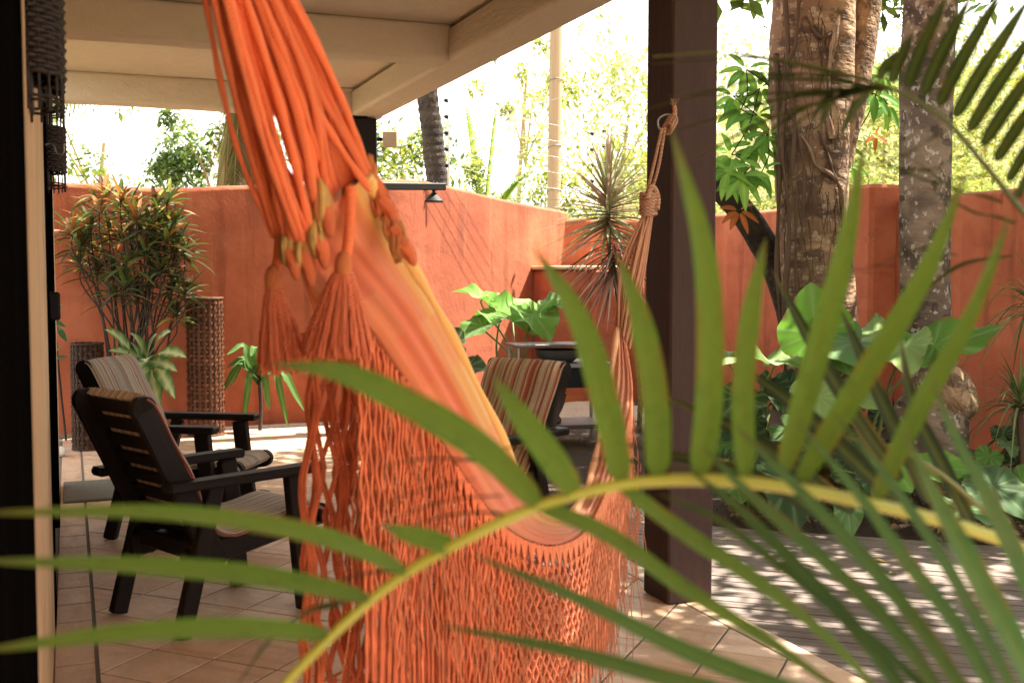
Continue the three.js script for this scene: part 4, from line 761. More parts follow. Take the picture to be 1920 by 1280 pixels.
aroid('elephant_ear', 'tall elephant ear whose wide flat leaf hides the pale trunk', G(1575, 935).add(W(0, 0, 0.35)), [
  [1530, 625, 6.1, 0.38, 0.40, [-0.15, 0.8, 0.3], [-0.2, 0.1, 1], LIT, { cup: 0.25, wave: 0.06 }],
  [1605, 640, 5.95, 0.42, 0.46, [-0.7, -0.1, 0.7], [0.1, 0.9, 0.25], BLU, { cup: 0.3, wave: 0.1 }],
  [1640, 628, 6.2, 0.34, 0.38, [0.8, 0.1, 0.3], [0.1, 0.9, 0.3], PAL, { cup: 0.3, wave: 0.1 }],
  [1572, 672, 5.95, 0.22, 0.28, [0.1, -0.2, 0.9], [0.0, 0.7, 0.7], GRN, { cup: 0.3 }],
  [1535, 742, 5.8, 0.28, 0.30, [-0.05, -0.9, 0.45], [-0.1, 0.45, 0.9], PAL, { cup: 0.2, droop: 0.15 }],
  [1600, 742, 5.9, 0.24, 0.24, [0.7, -0.1, 0.6], [0, 0.85, 0.5], PAL, {}],
], 'plant', 'broad-leaved garden plants');
aroid('elephant_ear', 'elephant ear with one long green leaf pointing across the knobbly trunk', G(1655, 955).add(W(0, 0, 0.2)), [
  [1700, 645, 5.75, 0.27, 0.26, [-0.25, -0.6, 0.7], [-0.45, 0.6, 0.6], PAL, { cup: 0.35, wave: 0.1 }],
  [1752, 648, 5.75, 0.50, 0.22, [0.95, 0.22, 0.1], [-0.2, 0.55, 0.7], GRN, { cup: 0.7, wave: 0.09, droop: -0.1, stem: [0.12, 0.17, 0.05] }],
  [1672, 868, 5.5, 0.24, 0.2, [0.4, -0.6, 0.5], [0, 0.5, 0.8], LIT, {}],
  [1742, 880, 5.5, 0.32, 0.2, [0.85, 0.15, 0.35], [0.05, 0.75, 0.6], LIT, { cup: 0.5 }],
], 'plant', 'broad-leaved garden plants');
aroid('elephant_ear', 'low philodendron with dark veined leaf drooping over the deck edge', G(1520, 965).add(W(0, 0, 0.15)), [
  [1480, 905, 5.55, 0.34, 0.28, [0.1, -0.85, 0.5], [0.1, 0.5, 0.85], DRK, { cup: 0.15, pleat: 0.03 }], [1455, 888, 5.6, 0.2, 0.2, [-0.5, 0.1, 0.7], [0.1, 0.9, 0.4], BLU, {}],
  [1590, 950, 5.3, 0.21, 0.14, [0.05, -0.95, 0.3], [0, 0.35, 0.95], BLU, { cup: 0.2, droop: 0.1 }],
  [1640, 895, 5.5, 0.2, 0.18, [0.3, -0.5, 0.6], [0, 0.6, 0.8], DRK, {}],
], 'plant', 'broad-leaved garden plants');
aroid('elephant_ear', 'low philodendron with greyish veined leaves at the foot of the grassy tufts', G(1850, 985).add(W(0, 0, 0.25)), [
  [1862, 912, 5.3, 0.32, 0.30, [0.55, -0.35, 0.6], [-0.1, 0.85, 0.4], [0.07, 0.14, 0.05], { cup: 0.15, pleat: 0.03 }], [1805, 955, 5.2, 0.3, 0.16, [0.8, -0.05, 0.5], [0, 0.85, 0.5], BLU, { cup: 0.3 }],
  [1905, 945, 5.3, 0.24, 0.2, [0.6, -0.3, 0.6], [0, 0.8, 0.6], DRK, {}],
], 'plant', 'broad-leaved garden plants');

{ // leaves crowding the bed, shade painted into their dark colours
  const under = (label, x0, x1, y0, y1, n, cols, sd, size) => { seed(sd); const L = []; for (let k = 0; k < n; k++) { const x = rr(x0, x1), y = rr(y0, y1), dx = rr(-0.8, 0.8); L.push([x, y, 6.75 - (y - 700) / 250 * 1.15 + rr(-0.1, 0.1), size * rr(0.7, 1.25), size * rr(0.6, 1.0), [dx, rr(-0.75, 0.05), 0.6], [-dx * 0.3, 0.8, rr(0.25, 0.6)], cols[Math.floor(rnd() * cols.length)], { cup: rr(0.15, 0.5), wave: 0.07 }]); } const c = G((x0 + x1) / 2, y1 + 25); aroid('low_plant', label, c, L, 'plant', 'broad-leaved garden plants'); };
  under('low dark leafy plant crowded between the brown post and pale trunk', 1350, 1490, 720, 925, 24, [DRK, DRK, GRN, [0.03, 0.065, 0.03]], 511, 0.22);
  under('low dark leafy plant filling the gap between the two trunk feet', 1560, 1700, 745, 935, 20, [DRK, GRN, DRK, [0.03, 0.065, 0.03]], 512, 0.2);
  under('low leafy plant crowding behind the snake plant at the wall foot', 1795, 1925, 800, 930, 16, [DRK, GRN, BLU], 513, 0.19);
}
function rosette(gb, c, n, len, wid, o = {}) {   // long leaves springing from one point
  const segs = o.segs ?? 8;
  for (let k = 0; k < n; k++) {
    const f = k / n, az = k * 2.39996 + rr(-0.25, 0.25), el = lerp(o.el0 ?? 1.35, o.el1 ?? 0.1, Math.pow(f, o.pw ?? 0.8)) + rr(-0.12, 0.12), L = len * rr(0.75, 1.1) * (o.grow ? lerp(0.6, 1, f) : 1), dr = (o.droop ?? 0.4) * rr(0.6, 1.4);
    const ax = o.axis ?? V(0, 1, 0), b0 = c.clone().addScaledVector(ax, (1 - f) * (o.rise ?? 0.05));
    const e1 = V(Math.cos(az), 0, Math.sin(az)), d = e1.clone().multiplyScalar(Math.cos(el)).addScaledVector(ax, Math.sin(el)).normalize(), pts = [];
    for (let q = 0; q <= segs; q++) { const t = q / segs, s = L * (t - 0.10 * dr * t * t); pts.push(b0.clone().addScaledVector(d, s).add(V(0, -dr * L * t * t * (0.35 + 0.65 * Math.cos(el)), 0))); }
    const col = o.col(f, az);
    blade(gb, pts, (t) => wid * (o.shape ? o.shape(t) : Math.pow(Math.sin(Math.PI * Math.pow(Math.min(1, t * 0.97 + 0.03), o.belly ?? 0.6)), 0.8)), V(0, 1, 0).addScaledVector(e1, -0.35), o.fold ?? 0.3, typeof col === 'function' ? col : () => col, o.twist ? rr(-o.twist, o.twist) : 0);
  }
}
{ // croton-like shrub against the wall: many stems, each ending in a whorl
  seed(611);
  const base = W(-2.95, 0.01, 8.72), o = thing('croton_shrub', 'tall bushy shrub with narrow red, green and yellow leaves against the wall', 'shrub', base);
  const heads = [[185, 400], [195, 365], [225, 380], [240, 400], [255, 415], [290, 395], [312, 385], [300, 425], [325, 430], [135, 440], [150, 470], [165, 460], [205, 440], [230, 450], [262, 440], [182, 515], [215, 515], [290, 470], [330, 470], [345, 480], [300, 510], [322, 520], [255, 560], [285, 530], [240, 500], [345, 555], [320, 545], [330, 595], [215, 560], [270, 480], [310, 455], [170, 425], [280, 430], [150, 500], [235, 545]];
  const stems = new GB(); let kk = 0;
  for (const [x, y] of heads) {
    const g = new GB(), D = 8.7 + rr(-0.22, 0.16), at = P(x, y, D).sub(base), warm = sstep(470 - y, -60, 110) * (x < 260 ? 1 : 0.55);  // upper heads turn yellow and red, also brightened as if lit
    const ax = at.clone().setY(at.y * 0.5).normalize().lerp(V(rr(-0.3, 0.3), 1, rr(-0.2, 0.3)), 0.6).normalize();
    rosette(g, at.clone().addScaledVector(ax, -0.03), 19, 0.29, 0.0195, { axis: ax, el0: 1.25, el1: -0.15, droop: 0.35, rise: 0.06, fold: 0.35, segs: 6, belly: 0.75, twist: 0.5, col: (f) => { const r = rnd(), A = [[0.065, 0.10, 0.020], [0.11, 0.15, 0.025], [0.05, 0.075, 0.02], [0.09, 0.05, 0.02]][Math.floor(r * 4)], B = [[0.34, 0.26, 0.04], [0.42, 0.16, 0.04], [0.20, 0.22, 0.035], [0.44, 0.26, 0.12]][Math.floor(rnd() * 4)]; const c = rnd() < 0.05 + 0.5 * warm ? B : A; return (t, s) => mul(mix(c, mul(c, 1.5), Math.abs(s) < 0.2 ? 0.5 : 0), 1); } });
    mesh('leaf_whorl', g.geo(true), M.leaf, o);
    const foot = V((kk % 5 - 2) * 0.07, -0.02, rr(-0.04, 0.04)), m = foot.clone().lerp(at, 0.55).add(V(rr(-0.06, 0.06), 0.1, rr(-0.03, 0.03)));
    tube(stems, curve([foot, m, at.clone().add(V(0, -0.12, 0)), at]).getPoints(14), (f) => 0.009 - 0.005 * f, 6); kk++;
  }
  mesh('stem', stems.geo(), M.stem, o);
}
{ // dieffenbachia: broad pale-centred leaves
  seed(71);
  const base = W(-2.92, 0.006, 8.35), o = thing('dumb_cane', 'leafy plant with broad cream-centred leaves beside the short woven drum', 'plant', base);
  const L = [[232, 670, -0.75, 0.62], [215, 640, -0.55, 1], [255, 650, -0.25, 1], [280, 650, 0.5, 1.1], [300, 640, 0.8, 1], [270, 680, 0.15, 0.2], [240, 700, -0.7, -0.2], [300, 690, 0.85, 0.1], [262, 720, 0.05, -0.5], [305, 720, 0.7, -0.6], [285, 735, 0.35, -0.8], [225, 735, -0.5, -0.7], [250, 665, -0.1, 0.9], [318, 670, 0.95, 0.25]];
  for (const [x, y, dx, dy] of L) {
    const g = new GB(), root = V(rr(-0.02, 0.04), 0.42 + rr(-0.12, 0.1), rr(-0.04, 0.04)), b = P(x + 4, y - 14, 8.15 + rr(-0.15, 0.05)).sub(base), d = dirC(dx, dy, 0.55), pts = [], len = 0.30 * rr(0.85, 1.15);
    for (let q = 0; q <= 10; q++) { const t = q / 10; pts.push(b.clone().addScaledVector(d, len * (t - 0.5)).add(V(0, -0.14 * t * t * len * 2, 0))); }
    blade(g, pts, (t) => 0.058 * Math.pow(Math.sin(Math.PI * Math.pow(t * 0.98 + 0.01, 0.75)), 0.75), dirC(-dx * 0.5, 0.8, 0.6), 0.22, (t, s) => Math.abs(s) < 0.2 ? [0.50, 0.54, 0.30] : Math.abs(s) < 0.7 ? mix([0.46, 0.55, 0.22], [0.07, 0.16, 0.03], hash(Math.floor(t * 14), Math.round(s * 4), 3)) : [0.04, 0.12, 0.028]);
    const lf = mesh('leaf', g.geo(true), M.leafBig, o), st = new GB(); tube(st, curve([root, root.clone().lerp(pts[0], 0.5).add(V(0, 0.05, 0)), pts[0]]).getPoints(8), 0.006, 6, [0.14, 0.2, 0.06]); mesh('petiole', st.geo(true), M.petiole, lf);
  }
  const st = new GB(); for (let k = 0; k < 3; k++) tube(st, curve([V(-0.03 + k * 0.03, 0, 0), V(-0.02 + k * 0.03, 0.25, 0.01), V(k * 0.02, 0.5, 0)]).getPoints(8), 0.012, 7, [0.10, 0.13, 0.05]); mesh('stem', st.geo(true), M.petiole, o);
  mesh('flowerpot', new THREE.LatheGeometry([[0, 0], [0.09, 0], [0.125, 0.2], [0.135, 0.2], [0.135, 0.225], [0.115, 0.225], [0.11, 0.19], [0, 0.18]].map(([a, b]) => new THREE.Vector2(a, b)), 30), M.terracotta, o);
}
{ // corn plant by the wall
  seed(72);
  const base = P(487, 800, 9.2).setY(0.01), o = thing('corn_plant', 'small corn plant with drooping green leaves right of the tall woven drum', 'plant', base), g0 = V(0, 0.46, 0);
  const st = new GB(); tube(st, curve([V(0, -0.01, 0), V(0.01, 0.2, 0), V(0, 0.4, 0.01), V(0, 0.52, 0)]).getPoints(20), (f) => 0.017 + 0.003 * Math.sin(f * 70), 8); mesh('stem', st.geo(), M.stem, o);
  const tips = [[425, 665], [425, 690], [455, 800], [432, 725], [470, 700], [505, 770], [540, 800], [570, 770], [545, 725], [500, 670], [520, 700], [410, 745], [555, 690], [470, 668]];
  for (const [x, y] of tips) {
    const g = new GB(), e = P(x, y, 9.1 + rr(-0.1, 0.1)).sub(base), s = g0.clone().add(V(0, rr(-0.12, 0.08), 0)), m = s.clone().lerp(e, 0.5); m.y = Math.max(s.y, e.y) + 0.07;
    blade(g, curve([s, m.clone().lerp(s, 0.4), m, e.clone().lerp(m, 0.35), e]).getPoints(12), (t) => 0.034 * Math.pow(Math.sin(Math.PI * Math.pow(t * 0.97 + 0.02, 0.7)), 0.7), dirC(0, 1, 0.6), 0.3, (t, q) => mul(Math.abs(q) < 0.2 ? [0.16, 0.27, 0.07] : [0.075, 0.19, 0.035], 1));
    mesh('leaf', g.geo(true), M.leafBig, o);
  }
}
{ // leaves peeping past the house wall
  seed(73);
  const base = W(-3.46, 0.01, 8.62), o = thing('young_shrub', 'sparse dark green leaves showing past the end of the house wall', 'shrub', base);
  for (const [x, y, dx, dy] of [[112, 580, 0.5, 0.7], [112, 608, 0.8, -0.3], [118, 630, 0.6, -0.8], [114, 670, 1, 0.1], [108, 655, 0.6, 0.4]]) { const g = new GB(), b = P(x, y, 8.5).sub(base), d = dirC(dx, dy, 0.3), pts = []; for (let q = 0; q <= 6; q++) pts.push(b.clone().addScaledVector(d, (q / 6 - 0.6) * 0.15)); blade(g, pts, (t) => 0.024 * Math.sin(Math.PI * Math.pow(t * 0.96 + 0.02, 0.8)), dirC(0, 0.8, 0.6), 0.2, () => [0.05, 0.13, 0.045]); mesh('leaf', g.geo(true), M.leafBig, o); }
  const st = new GB(); tube(st, curve([V(0, 0, 0), V(-0.03, 0.4, 0), P(100, 600, 8.5).sub(base)]).getPoints(10), 0.009, 6); mesh('stem', st.geo(), M.stem, o);
}
{ // dragon tree in the corner
  seed(74);
  const base = W(0.98, 0.0, 8.75), o = thing('dragon_tree', 'spiky dragon tree with thin red-edged leaves by the hammock rope', 'tree', base);
  const top = P(1140, 430, 8.7).sub(base), low = P(1150, 520, 8.7).sub(base), c2 = P(1172, 520, 8.6).sub(base);
  const col = () => { const c = [[0.34, 0.40, 0.16], [0.27, 0.31, 0.12], [0.46, 0.30, 0.21], [0.46, 0.46, 0.27]][Math.floor(rnd() * 4)]; return (t, s) => Math.abs(s) > 0.8 ? [0.30, 0.11, 0.09] : c; };
  const dry = () => { const c = [[0.14, 0.07, 0.05], [0.4, 0.25, 0.19], [0.52, 0.40, 0.32], [0.10, 0.05, 0.04]][Math.floor(rnd() * 4)]; return () => c; };
  let g = new GB(); rosette(g, top, 150, 0.56, 0.0155, { el0: 1.45, el1: -0.5, droop: 0.12, rise: 0.30, segs: 6, fold: 0.5, belly: 0.4, col, pw: 0.75 }); mesh('leaves', g.geo(true), M.leaf, o);
  g = new GB(); rosette(g, low, 80, 0.46, 0.011, { el0: 0.2, el1: -0.9, droop: 0.35, rise: 0.3, segs: 7, fold: 0.5, belly: 0.4, col: dry, twist: 1.5 }); mesh('dry_leaves', g.geo(true), M.leaf, o);
  const st = new GB(); tube(st, curve([V(0.02, -0.02, 0), V(0.03, 0.5, 0), c2, low, top.clone().add(V(0, 0.2, 0))]).getPoints(40), (f) => 0.022 - 0.008 * f + 0.002 * Math.sin(f * 160), 9); mesh('trunk', st.geo(), M.barkPale, o);
}
{ // snake plant
  seed(75);
  const base = G(1838, 985).add(W(0, 0, 0.75)), o = thing('snake_plant', 'dark snake plant with stiff mottled leaves behind the knobbly trunk', 'plant', base);
  for (let k = 0; k < 9; k++) { const g = new GB(), b = V(rr(-0.12, 0.12), 0, rr(-0.1, 0.1)), e = b.clone().add(V(rr(-0.12, 0.16), rr(0.42, 0.72), rr(-0.08, 0.08))); blade(g, curve([b, b.clone().lerp(e, 0.5).add(V(rr(-0.02, 0.02), 0, 0)), e]).getPoints(10), (t) => 0.026 * Math.pow(1 - t, 0.5) * (0.6 + 0.6 * t), dirC(rr(-0.4, 0.4), 0, 1), 0.35, (t) => mix([0.022, 0.035, 0.02], [0.085, 0.11, 0.065], hash(Math.floor(t * 22), k, 4) * 0.8), rr(-0.6, 0.6)); mesh('leaf', g.geo(true), M.leafBig, o); }
}
for (const [lab, x, y, D, n, len, sd] of [['grassy tuft of fine arching leaves, the upper one by the garden wall', 1945, 590, 6.35, 60, 0.62, 5], ['grassy tuft of striped drooping leaves, the lower one by the snake plant', 1912, 770, 6.0, 70, 0.50, 6]]) {
  seed(70 + sd);
  const at = P(x, y, D), base = at.clone().setY(0.0), o = thing('grassy_palm', lab, 'plant', base, 0), g = new GB();
  rosette(g, V(0, at.y, 0), n, len, 0.008, { el0: 1.4, el1: 0.1, droop: 0.9, rise: 0.06, segs: 10, fold: 0.4, belly: 0.35, col: () => { const c = [[0.12, 0.18, 0.05], [0.18, 0.22, 0.08], [0.07, 0.11, 0.035], [0.26, 0.27, 0.13]][Math.floor(rnd() * 4)]; return (t, s) => Math.abs(s) < 0.2 ? mul(c, 1.4) : c; } });
  mesh('leaves', g.geo(true), M.leaf, o);
  const st = new GB(); tube(st, curve([V(0.02, -0.02, 0), V(0.03, at.y * 0.5, 0), V(0, at.y, 0)]).getPoints(12), 0.02, 8); mesh('stem', st.geo(), M.vine, o);
}
// ---------------------------------------------------------------- garden trees
// openings cut in the two unseen crowns to let sun onto chosen spots
const GAPS = [[1368, 668, 6.4, 0.3], [1452, 678, 6.3, 0.3], [1530, 625, 6.1, 0.28], [1640, 640, 6.1, 0.35], [1700, 650, 5.75, 0.28], [1790, 650, 5.75, 0.22], [1545, 755, 5.8, 0.25], [1550, 520, 6.8, 0.35], [1570, 430, 6.9, 0.3], [1575, 640, 6.8, 0.25], [1775, 350, 6.1, 0.22], [1775, 590, 6.1, 0.22], [1600, 20, 7, 0.25], [1560, 780, 6.8, 0.2], [1770, 480, 6.2, 0.2], [1800, 730, 6.1, 0.25], [1745, 885, 5.5, 0.2], [1400, 1030, 5.1, 0.32], [1600, 1100, 4.7, 0.46], [1490, 1130, 4.4, 0.38], [1720, 1060, 5.0, 0.42], [1700, 1240, 3.8, 0.36], [1830, 1210, 3.9, 0.26], [1590, 960, 5.3, 0.15]].map(([x, y, D, r]) => [P(x, y, D), r]);
const gapAt = (p) => GAPS.some(([c, r]) => { const d = V().subVectors(p, c); return d.addScaledVector(SUNDIR, -d.dot(SUNDIR)).length() < r + 0.12; });
function crown(gb, centres, n, size, cols, gaps) {   // leaves gathered in clumps: [x, y, z, radius]
  for (const [x, y, z, R] of centres) for (let k = 0; k < n; k++) {
    const d = V(rr(-1, 1), rr(-1, 1), rr(-1, 1)); if (d.lengthSq() > 1 || d.lengthSq() < 0.05) continue;
    const p = d.clone().multiplyScalar(R).add(V(x, y, z)); if (gaps && gapAt(p.clone().add(gaps))) continue; const L = size * rr(0.6, 1.3), a = V(rr(-1, 1), rr(-0.9, 0.4), rr(-1, 1)).normalize(), [s, nn] = frame(a, V(rr(-0.6, 0.6), 1, rr(-0.6, 0.6)));
    const c = mul(cols[Math.floor(rnd() * cols.length)], rr(0.75, 1.25)), m = p.clone().addScaledVector(a, L * 0.5).addScaledVector(nn, -L * 0.06);
    const i0 = gb.v(p, 0, 0, c), i1 = gb.v(m.clone().addScaledVector(s, L * 0.22).addScaledVector(nn, L * 0.06), 1, 0, c), i2 = gb.v(p.clone().addScaledVector(a, L).addScaledVector(nn, -L * 0.1), 1, 1, c), i3 = gb.v(m.clone().addScaledVector(s, -L * 0.22).addScaledVector(nn, L * 0.06), 0, 1, c), i4 = gb.v(m, 0.5, 0.5, mul(c, 1.1));
    gb.t(i0, i1, i4); gb.t(i1, i2, i4); gb.t(i2, i3, i4); gb.t(i3, i0, i4);
  }
}
function trunkGeo(pts, rf, sides = 26, seedN = 1, rough = 0.08) {
  const gb = new GB(), c = curve(pts).getPoints(90); let hint = null;
  tube(gb, c, (f, a) => rf(f) * (1 + rough * (fbm(a / 6.2832, f, 5, 12, 4, seedN) - 0.5) * 2 + rough * 0.5 * (fbm(a / 6.2832, f, 9, 50, 3, seedN + 4) - 0.5)), sides, [1, 1, 1], true, 1.0);
  const u = gb.u; for (let k = 0; k < u.length; k += 2) { u[k] *= 1; } return gb.geo();
}
{
  seed(81);
  const base = G(1528, 905).setY(-0.03), o = thing('pale_tree', 'stout pale tree trunk wrapped in clinging vines and roots', 'tree', base), q = (x, y, D) => P(x, y, D).sub(base), D = Math.hypot(0, 0) + base.clone().dot(AHEAD);
  const pts = [V(0, -0.05, 0), q(1535, 800, D), q(1540, 640, D), q(1528, 450, D), q(1520, 250, D), q(1522, 60, D), q(1535, -120, D), q(1560, -420, D)];
  mesh('trunk', trunkGeo(pts, (f) => 0.216 * (1.16 - 0.5 * sstep(f, 0, 0.12) * 0.3 - 0.02 * f) + 0.03 * sstep(f, 0.45, 0.65), 36, 5, 0.09), M.barkPale, o);
  mesh('limb', trunkGeo([q(1560, 330, D), q(1598, 180, D), q(1625, 30, D + 0.1), q(1650, -200, D + 0.2), q(1760, -520, D - 0.4)], (f) => 0.10 * (1 - 0.3 * f), 20, 7, 0.08), M.barkPale, o);
  // vines creeping over the bark
  const vines = [[[1470, -40], [1478, 120], [1466, 260], [1480, 420], [1470, 600], [1480, 800]], [[1590, -30], [1570, 40], [1556, 120], [1548, 180], [1560, 260]], [[1500, -20], [1490, 90], [1472, 130], [1490, 210], [1486, 330]], [[1500, 250], [1520, 280], [1530, 310], [1556, 325], [1575, 350], [1582, 420]], [[1535, 245], [1552, 285], [1562, 320], [1575, 350]], [[1495, 330], [1492, 480], [1498, 620], [1490, 760]], [[1480, 200], [1500, 260], [1508, 330], [1502, 470]], [[1455, 100], [1462, 300], [1458, 500], [1470, 660]], [[1580, 420], [1596, 560], [1600, 640]], [[1510, 30], [1540, 70], [1560, 60], [1585, 10]]];
  vines.forEach((l, k) => { const g = new GB(), r0 = [0.013, 0.02, 0.012, 0.012, 0.009, 0.008, 0.01, 0.014, 0.008, 0.01][k]; const side = (x) => Math.sqrt(Math.max(0.002, 0.066 - Math.pow((x - 1527) / FPX * D, 2))); tube(g, curve(l.map(([x, y]) => q(x, y, D - side(x) - 0.012))).getPoints(40), (f) => r0 * (1 + 0.3 * Math.sin(f * 20 + k)), 7); mesh('vine', g.geo(), k === 1 || k === 3 ? M.barkPale : M.vine, o); });
  { const g = new GB(); for (let k = 0; k < 240; k++) { const x = rr(1462, 1592), y = rr(-10, 660), s = Math.sqrt(Math.max(0.001, 0.064 - Math.pow((x - 1527) / FPX * D, 2))), a = q(x, y, D - s - 0.006), b = q(clamp(x + rr(-14, 14), 1460, 1595), y + rr(20, 80), D - s - 0.008); tube(g, [a, a.clone().lerp(b, 0.5).add(V(rr(-0.015, 0.015), 0, 0)), b], 0.0022, 4); } mesh('root_hair', g.geo(), M.vine, o); }
  { const g = new GB(), cs = []; for (let k = 0; k < 120; k++) { const a = rr(0, 6.28), r = Math.sqrt(rnd()) * 2.3; const p = V(0.9, 0, 0.3).add(V(Math.cos(a) * r, rr(3.5, 4.9), Math.sin(a) * r)); cs.push([p.x, p.y, p.z, rr(0.25, 0.5)]); } for (let k = 0; k < 70; k++) cs.push([rr(1.2, 3.6), rr(4.0, 5.4), rr(-2.6, 1.6), rr(0.3, 0.55)]); for (let k = 0; k < 80; k++) cs.push([rr(-1.9, 0.4), rr(4.1, 5.6), rr(-2.4, 2.6), rr(0.3, 0.55)]); crown(g, cs, 120, 0.17, [[0.10, 0.17, 0.03], [0.14, 0.2, 0.035], [0.07, 0.13, 0.03]], base); mesh('crown', g.geo(true), M.leafFar, o); }  // crown out of view, its clumps placed to shade bed and side wall
}
{
  seed(82);
  const base = G(1752, 948).setY(-0.03), D = base.dot(AHEAD), o = thing('knobbly_tree', 'grey-brown tree trunk with white lichen and a sawn-off knob', 'tree', base), q = (x, y, d = D) => P(x, y, d).sub(base);
  const pts = [V(0, -0.06, 0), q(1748, 900), q(1742, 820), q(1752, 745), q(1745, 690), q(1737, 620), q(1735, 500), q(1735, 350), q(1738, 180), q(1745, 0), q(1750, -150), q(1745, -420)];
  mesh('trunk', trunkGeo(pts, (f) => { const b = 0.155; return b * (0.93 + 0.48 * Math.exp(-Math.pow((f - 0.19) / 0.09, 2)) - 0.1 * f + 0.05 * sstep(f, 0.45, 0.7)); }, 34, 15, 0.08), M.barkGrey, o);
  // the knob: a short stub with a healed lip round a dark slit
  const k0 = q(1752, 752), k1 = q(1816, 726, D - 0.12), ax = k1.clone().sub(k0), L = ax.length(); ax.normalize();
  const [s, n] = frame(ax, V(0, 1, 0)), gb = new GB(), NA = 40, prof = [[0, 0.18], [0.35, 0.165], [0.62, 0.148], [0.8, 0.138], [0.92, 0.13], [1.0, 0.11], [1.03, 0.078], [1.0, 0.05], [0.9, 0.028], [0.78, 0.0]], rows = [];
  for (const [t, r] of prof) { const row = []; for (let k = 0; k <= NA; k++) { const a = k / NA * 2 * Math.PI, w = 1 + 0.12 * (fbm(k / NA, t, 6, 5, 3, 4) - 0.5) * 2, sl = r < 0.07 && t > 0.6 ? 0.45 : 1; row.push(gb.v(k0.clone().addScaledVector(ax, L * t).addScaledVector(s, Math.cos(a) * r * w * sl).addScaledVector(n, Math.sin(a) * r * w * 1.08), k / NA, t * 0.3)); } rows.push(row); }
  for (let j = 0; j + 1 < rows.length; j++) for (let k = 0; k < NA; k++) gb.q(rows[j][k], rows[j][k + 1], rows[j + 1][k + 1], rows[j + 1][k]);
  mesh('knob', gb.geo(), M.barkPale, o);
  { const g = new GB(), cs = []; for (let k = 0; k < 190; k++) { const a = rr(0, 6.28), r = Math.sqrt(rnd()) * 2.7, p = V(1.2, 0, 1.6).add(V(Math.cos(a) * r, rr(3.3, 4.6), Math.sin(a) * r)); cs.push([p.x, p.y, p.z, rr(0.25, 0.5)]); } crown(g, cs, 120, 0.17, [[0.10, 0.17, 0.03], [0.14, 0.2, 0.035], [0.07, 0.13, 0.03]], base); mesh('crown', g.geo(true), M.leafFar, o); }  // crown out of view, spread to dapple the deck and bed
  { const g = mesh('limb', trunkGeo([q(1748, -300), V(0.3, 3.4, 0.6), V(0.9, 3.9, 1.4)], (f) => 0.07 * (1 - 0.6 * f), 14, 3), M.barkGrey, o); }
}
{ // dark leaning trunk to the left of the pale one
  const base = G(1512, 900).setY(-0.03).add(W(0, 0, 0.25)), D = base.dot(AHEAD), o = thing('leaning_tree', 'dark leaning trunk crossing the terracotta wall left of the pale trunk', 'tree', base), q = (x, y, d = D) => P(x, y, d).sub(base);
  mesh('trunk', trunkGeo([V(0, -0.05, 0), q(1505, 780), q(1495, 640), q(1462, 520), q(1410, 420), q(1350, 345), q(1310, 290, D + 0.1), q(1285, 230, D + 0.2)], (f) => 0.098 - 0.02 * f, 22, 25, 0.1), M.barkDark, o);
}

// umbrella-leaved climber hanging beside the trunk
function umbrella(label, twigs, sd, D) {
  seed(sd);
  const base = P(twigs[0][0], twigs[0][1], D), o = thing('umbrella_climber', label, 'plant', base);
  for (const [x, y, n, L, dry] of twigs) {
    const c = P(x, y, D + rr(-0.15, 0.15)).sub(base), g = new GB();
    for (let k = 0; k < n; k++) { const a = k / n * 6.283 + rr(-0.2, 0.2), d = dirC(Math.cos(a), Math.sin(a) * 0.75 - 0.35, 0.35 * Math.sin(a * 2) + 0.25), pts = []; for (let t = 0; t <= 6; t++) pts.push(c.clone().addScaledVector(d, L * (0.15 + t / 6 * 0.85)).add(V(0, -0.22 * L * t * t / 36, 0))); const col = dry ? [0.42, 0.13, 0.03] : [[0.18, 0.38, 0.05], [0.24, 0.44, 0.07], [0.12, 0.28, 0.04]][Math.floor(rnd() * 3)]; blade(g, pts, (t) => L * 0.17 * Math.pow(Math.sin(Math.PI * Math.pow(t * 0.95 + 0.04, 0.75)), 0.8), dirC(0, 0.7, 0.7), 0.25, (t, s) => Math.abs(s) < 0.2 ? mul(col, 1.3) : col); }
    mesh(dry ? 'dry_leaf' : 'leaf_cluster', g.geo(true), M.leafBig, o);
  }
  const st = new GB(); const sp = twigs.filter((t) => !t[4]); for (let k = 1; k < sp.length; k++) { const a = P(sp[k - 1][0], sp[k - 1][1], D).sub(base), b = P(sp[k][0], sp[k][1], D).sub(base); tube(st, curve([a, a.clone().lerp(b, 0.5).add(V(0.02, -0.02, 0.01)), b]).getPoints(8), 0.004, 5); }
  { const a = P(sp[0][0], sp[0][1], D).sub(base), b = P(1470, sp[0][1] + 60, D).sub(base); tube(st, [a, a.clone().lerp(b, 0.5).add(V(0, 0.02, 0)), b], 0.005, 5); }
  mesh('twig', st.geo(), M.stem, o);
}
umbrella('bright green umbrella-leaved climber between the brown post and pale trunk', [[1400, 130, 7, 0.17], [1390, 205, 8, 0.17], [1420, 215, 7, 0.15], [1375, 180, 6, 0.14], [1425, 165, 7, 0.14], [1372, 290, 8, 0.19], [1415, 270, 7, 0.16], [1392, 330, 8, 0.18], [1430, 320, 6, 0.15], [1440, 250, 7, 0.15], [1365, 320, 6, 0.17], [1386, 395, 6, 0.13, 1], [1432, 236, 4, 0.05, 1]], 91, 6.9);
umbrella('small leafy climber with dry brown leaves between the two trunks', [[1640, 175, 7, 0.17], [1665, 195, 7, 0.15], [1622, 140, 6, 0.14], [1655, 140, 6, 0.14], [1590, 275, 5, 0.12], [1595, 310, 5, 0.13], [1600, 222, 4, 0.08, 1], [1642, 255, 4, 0.09, 1]], 92, 7.3);
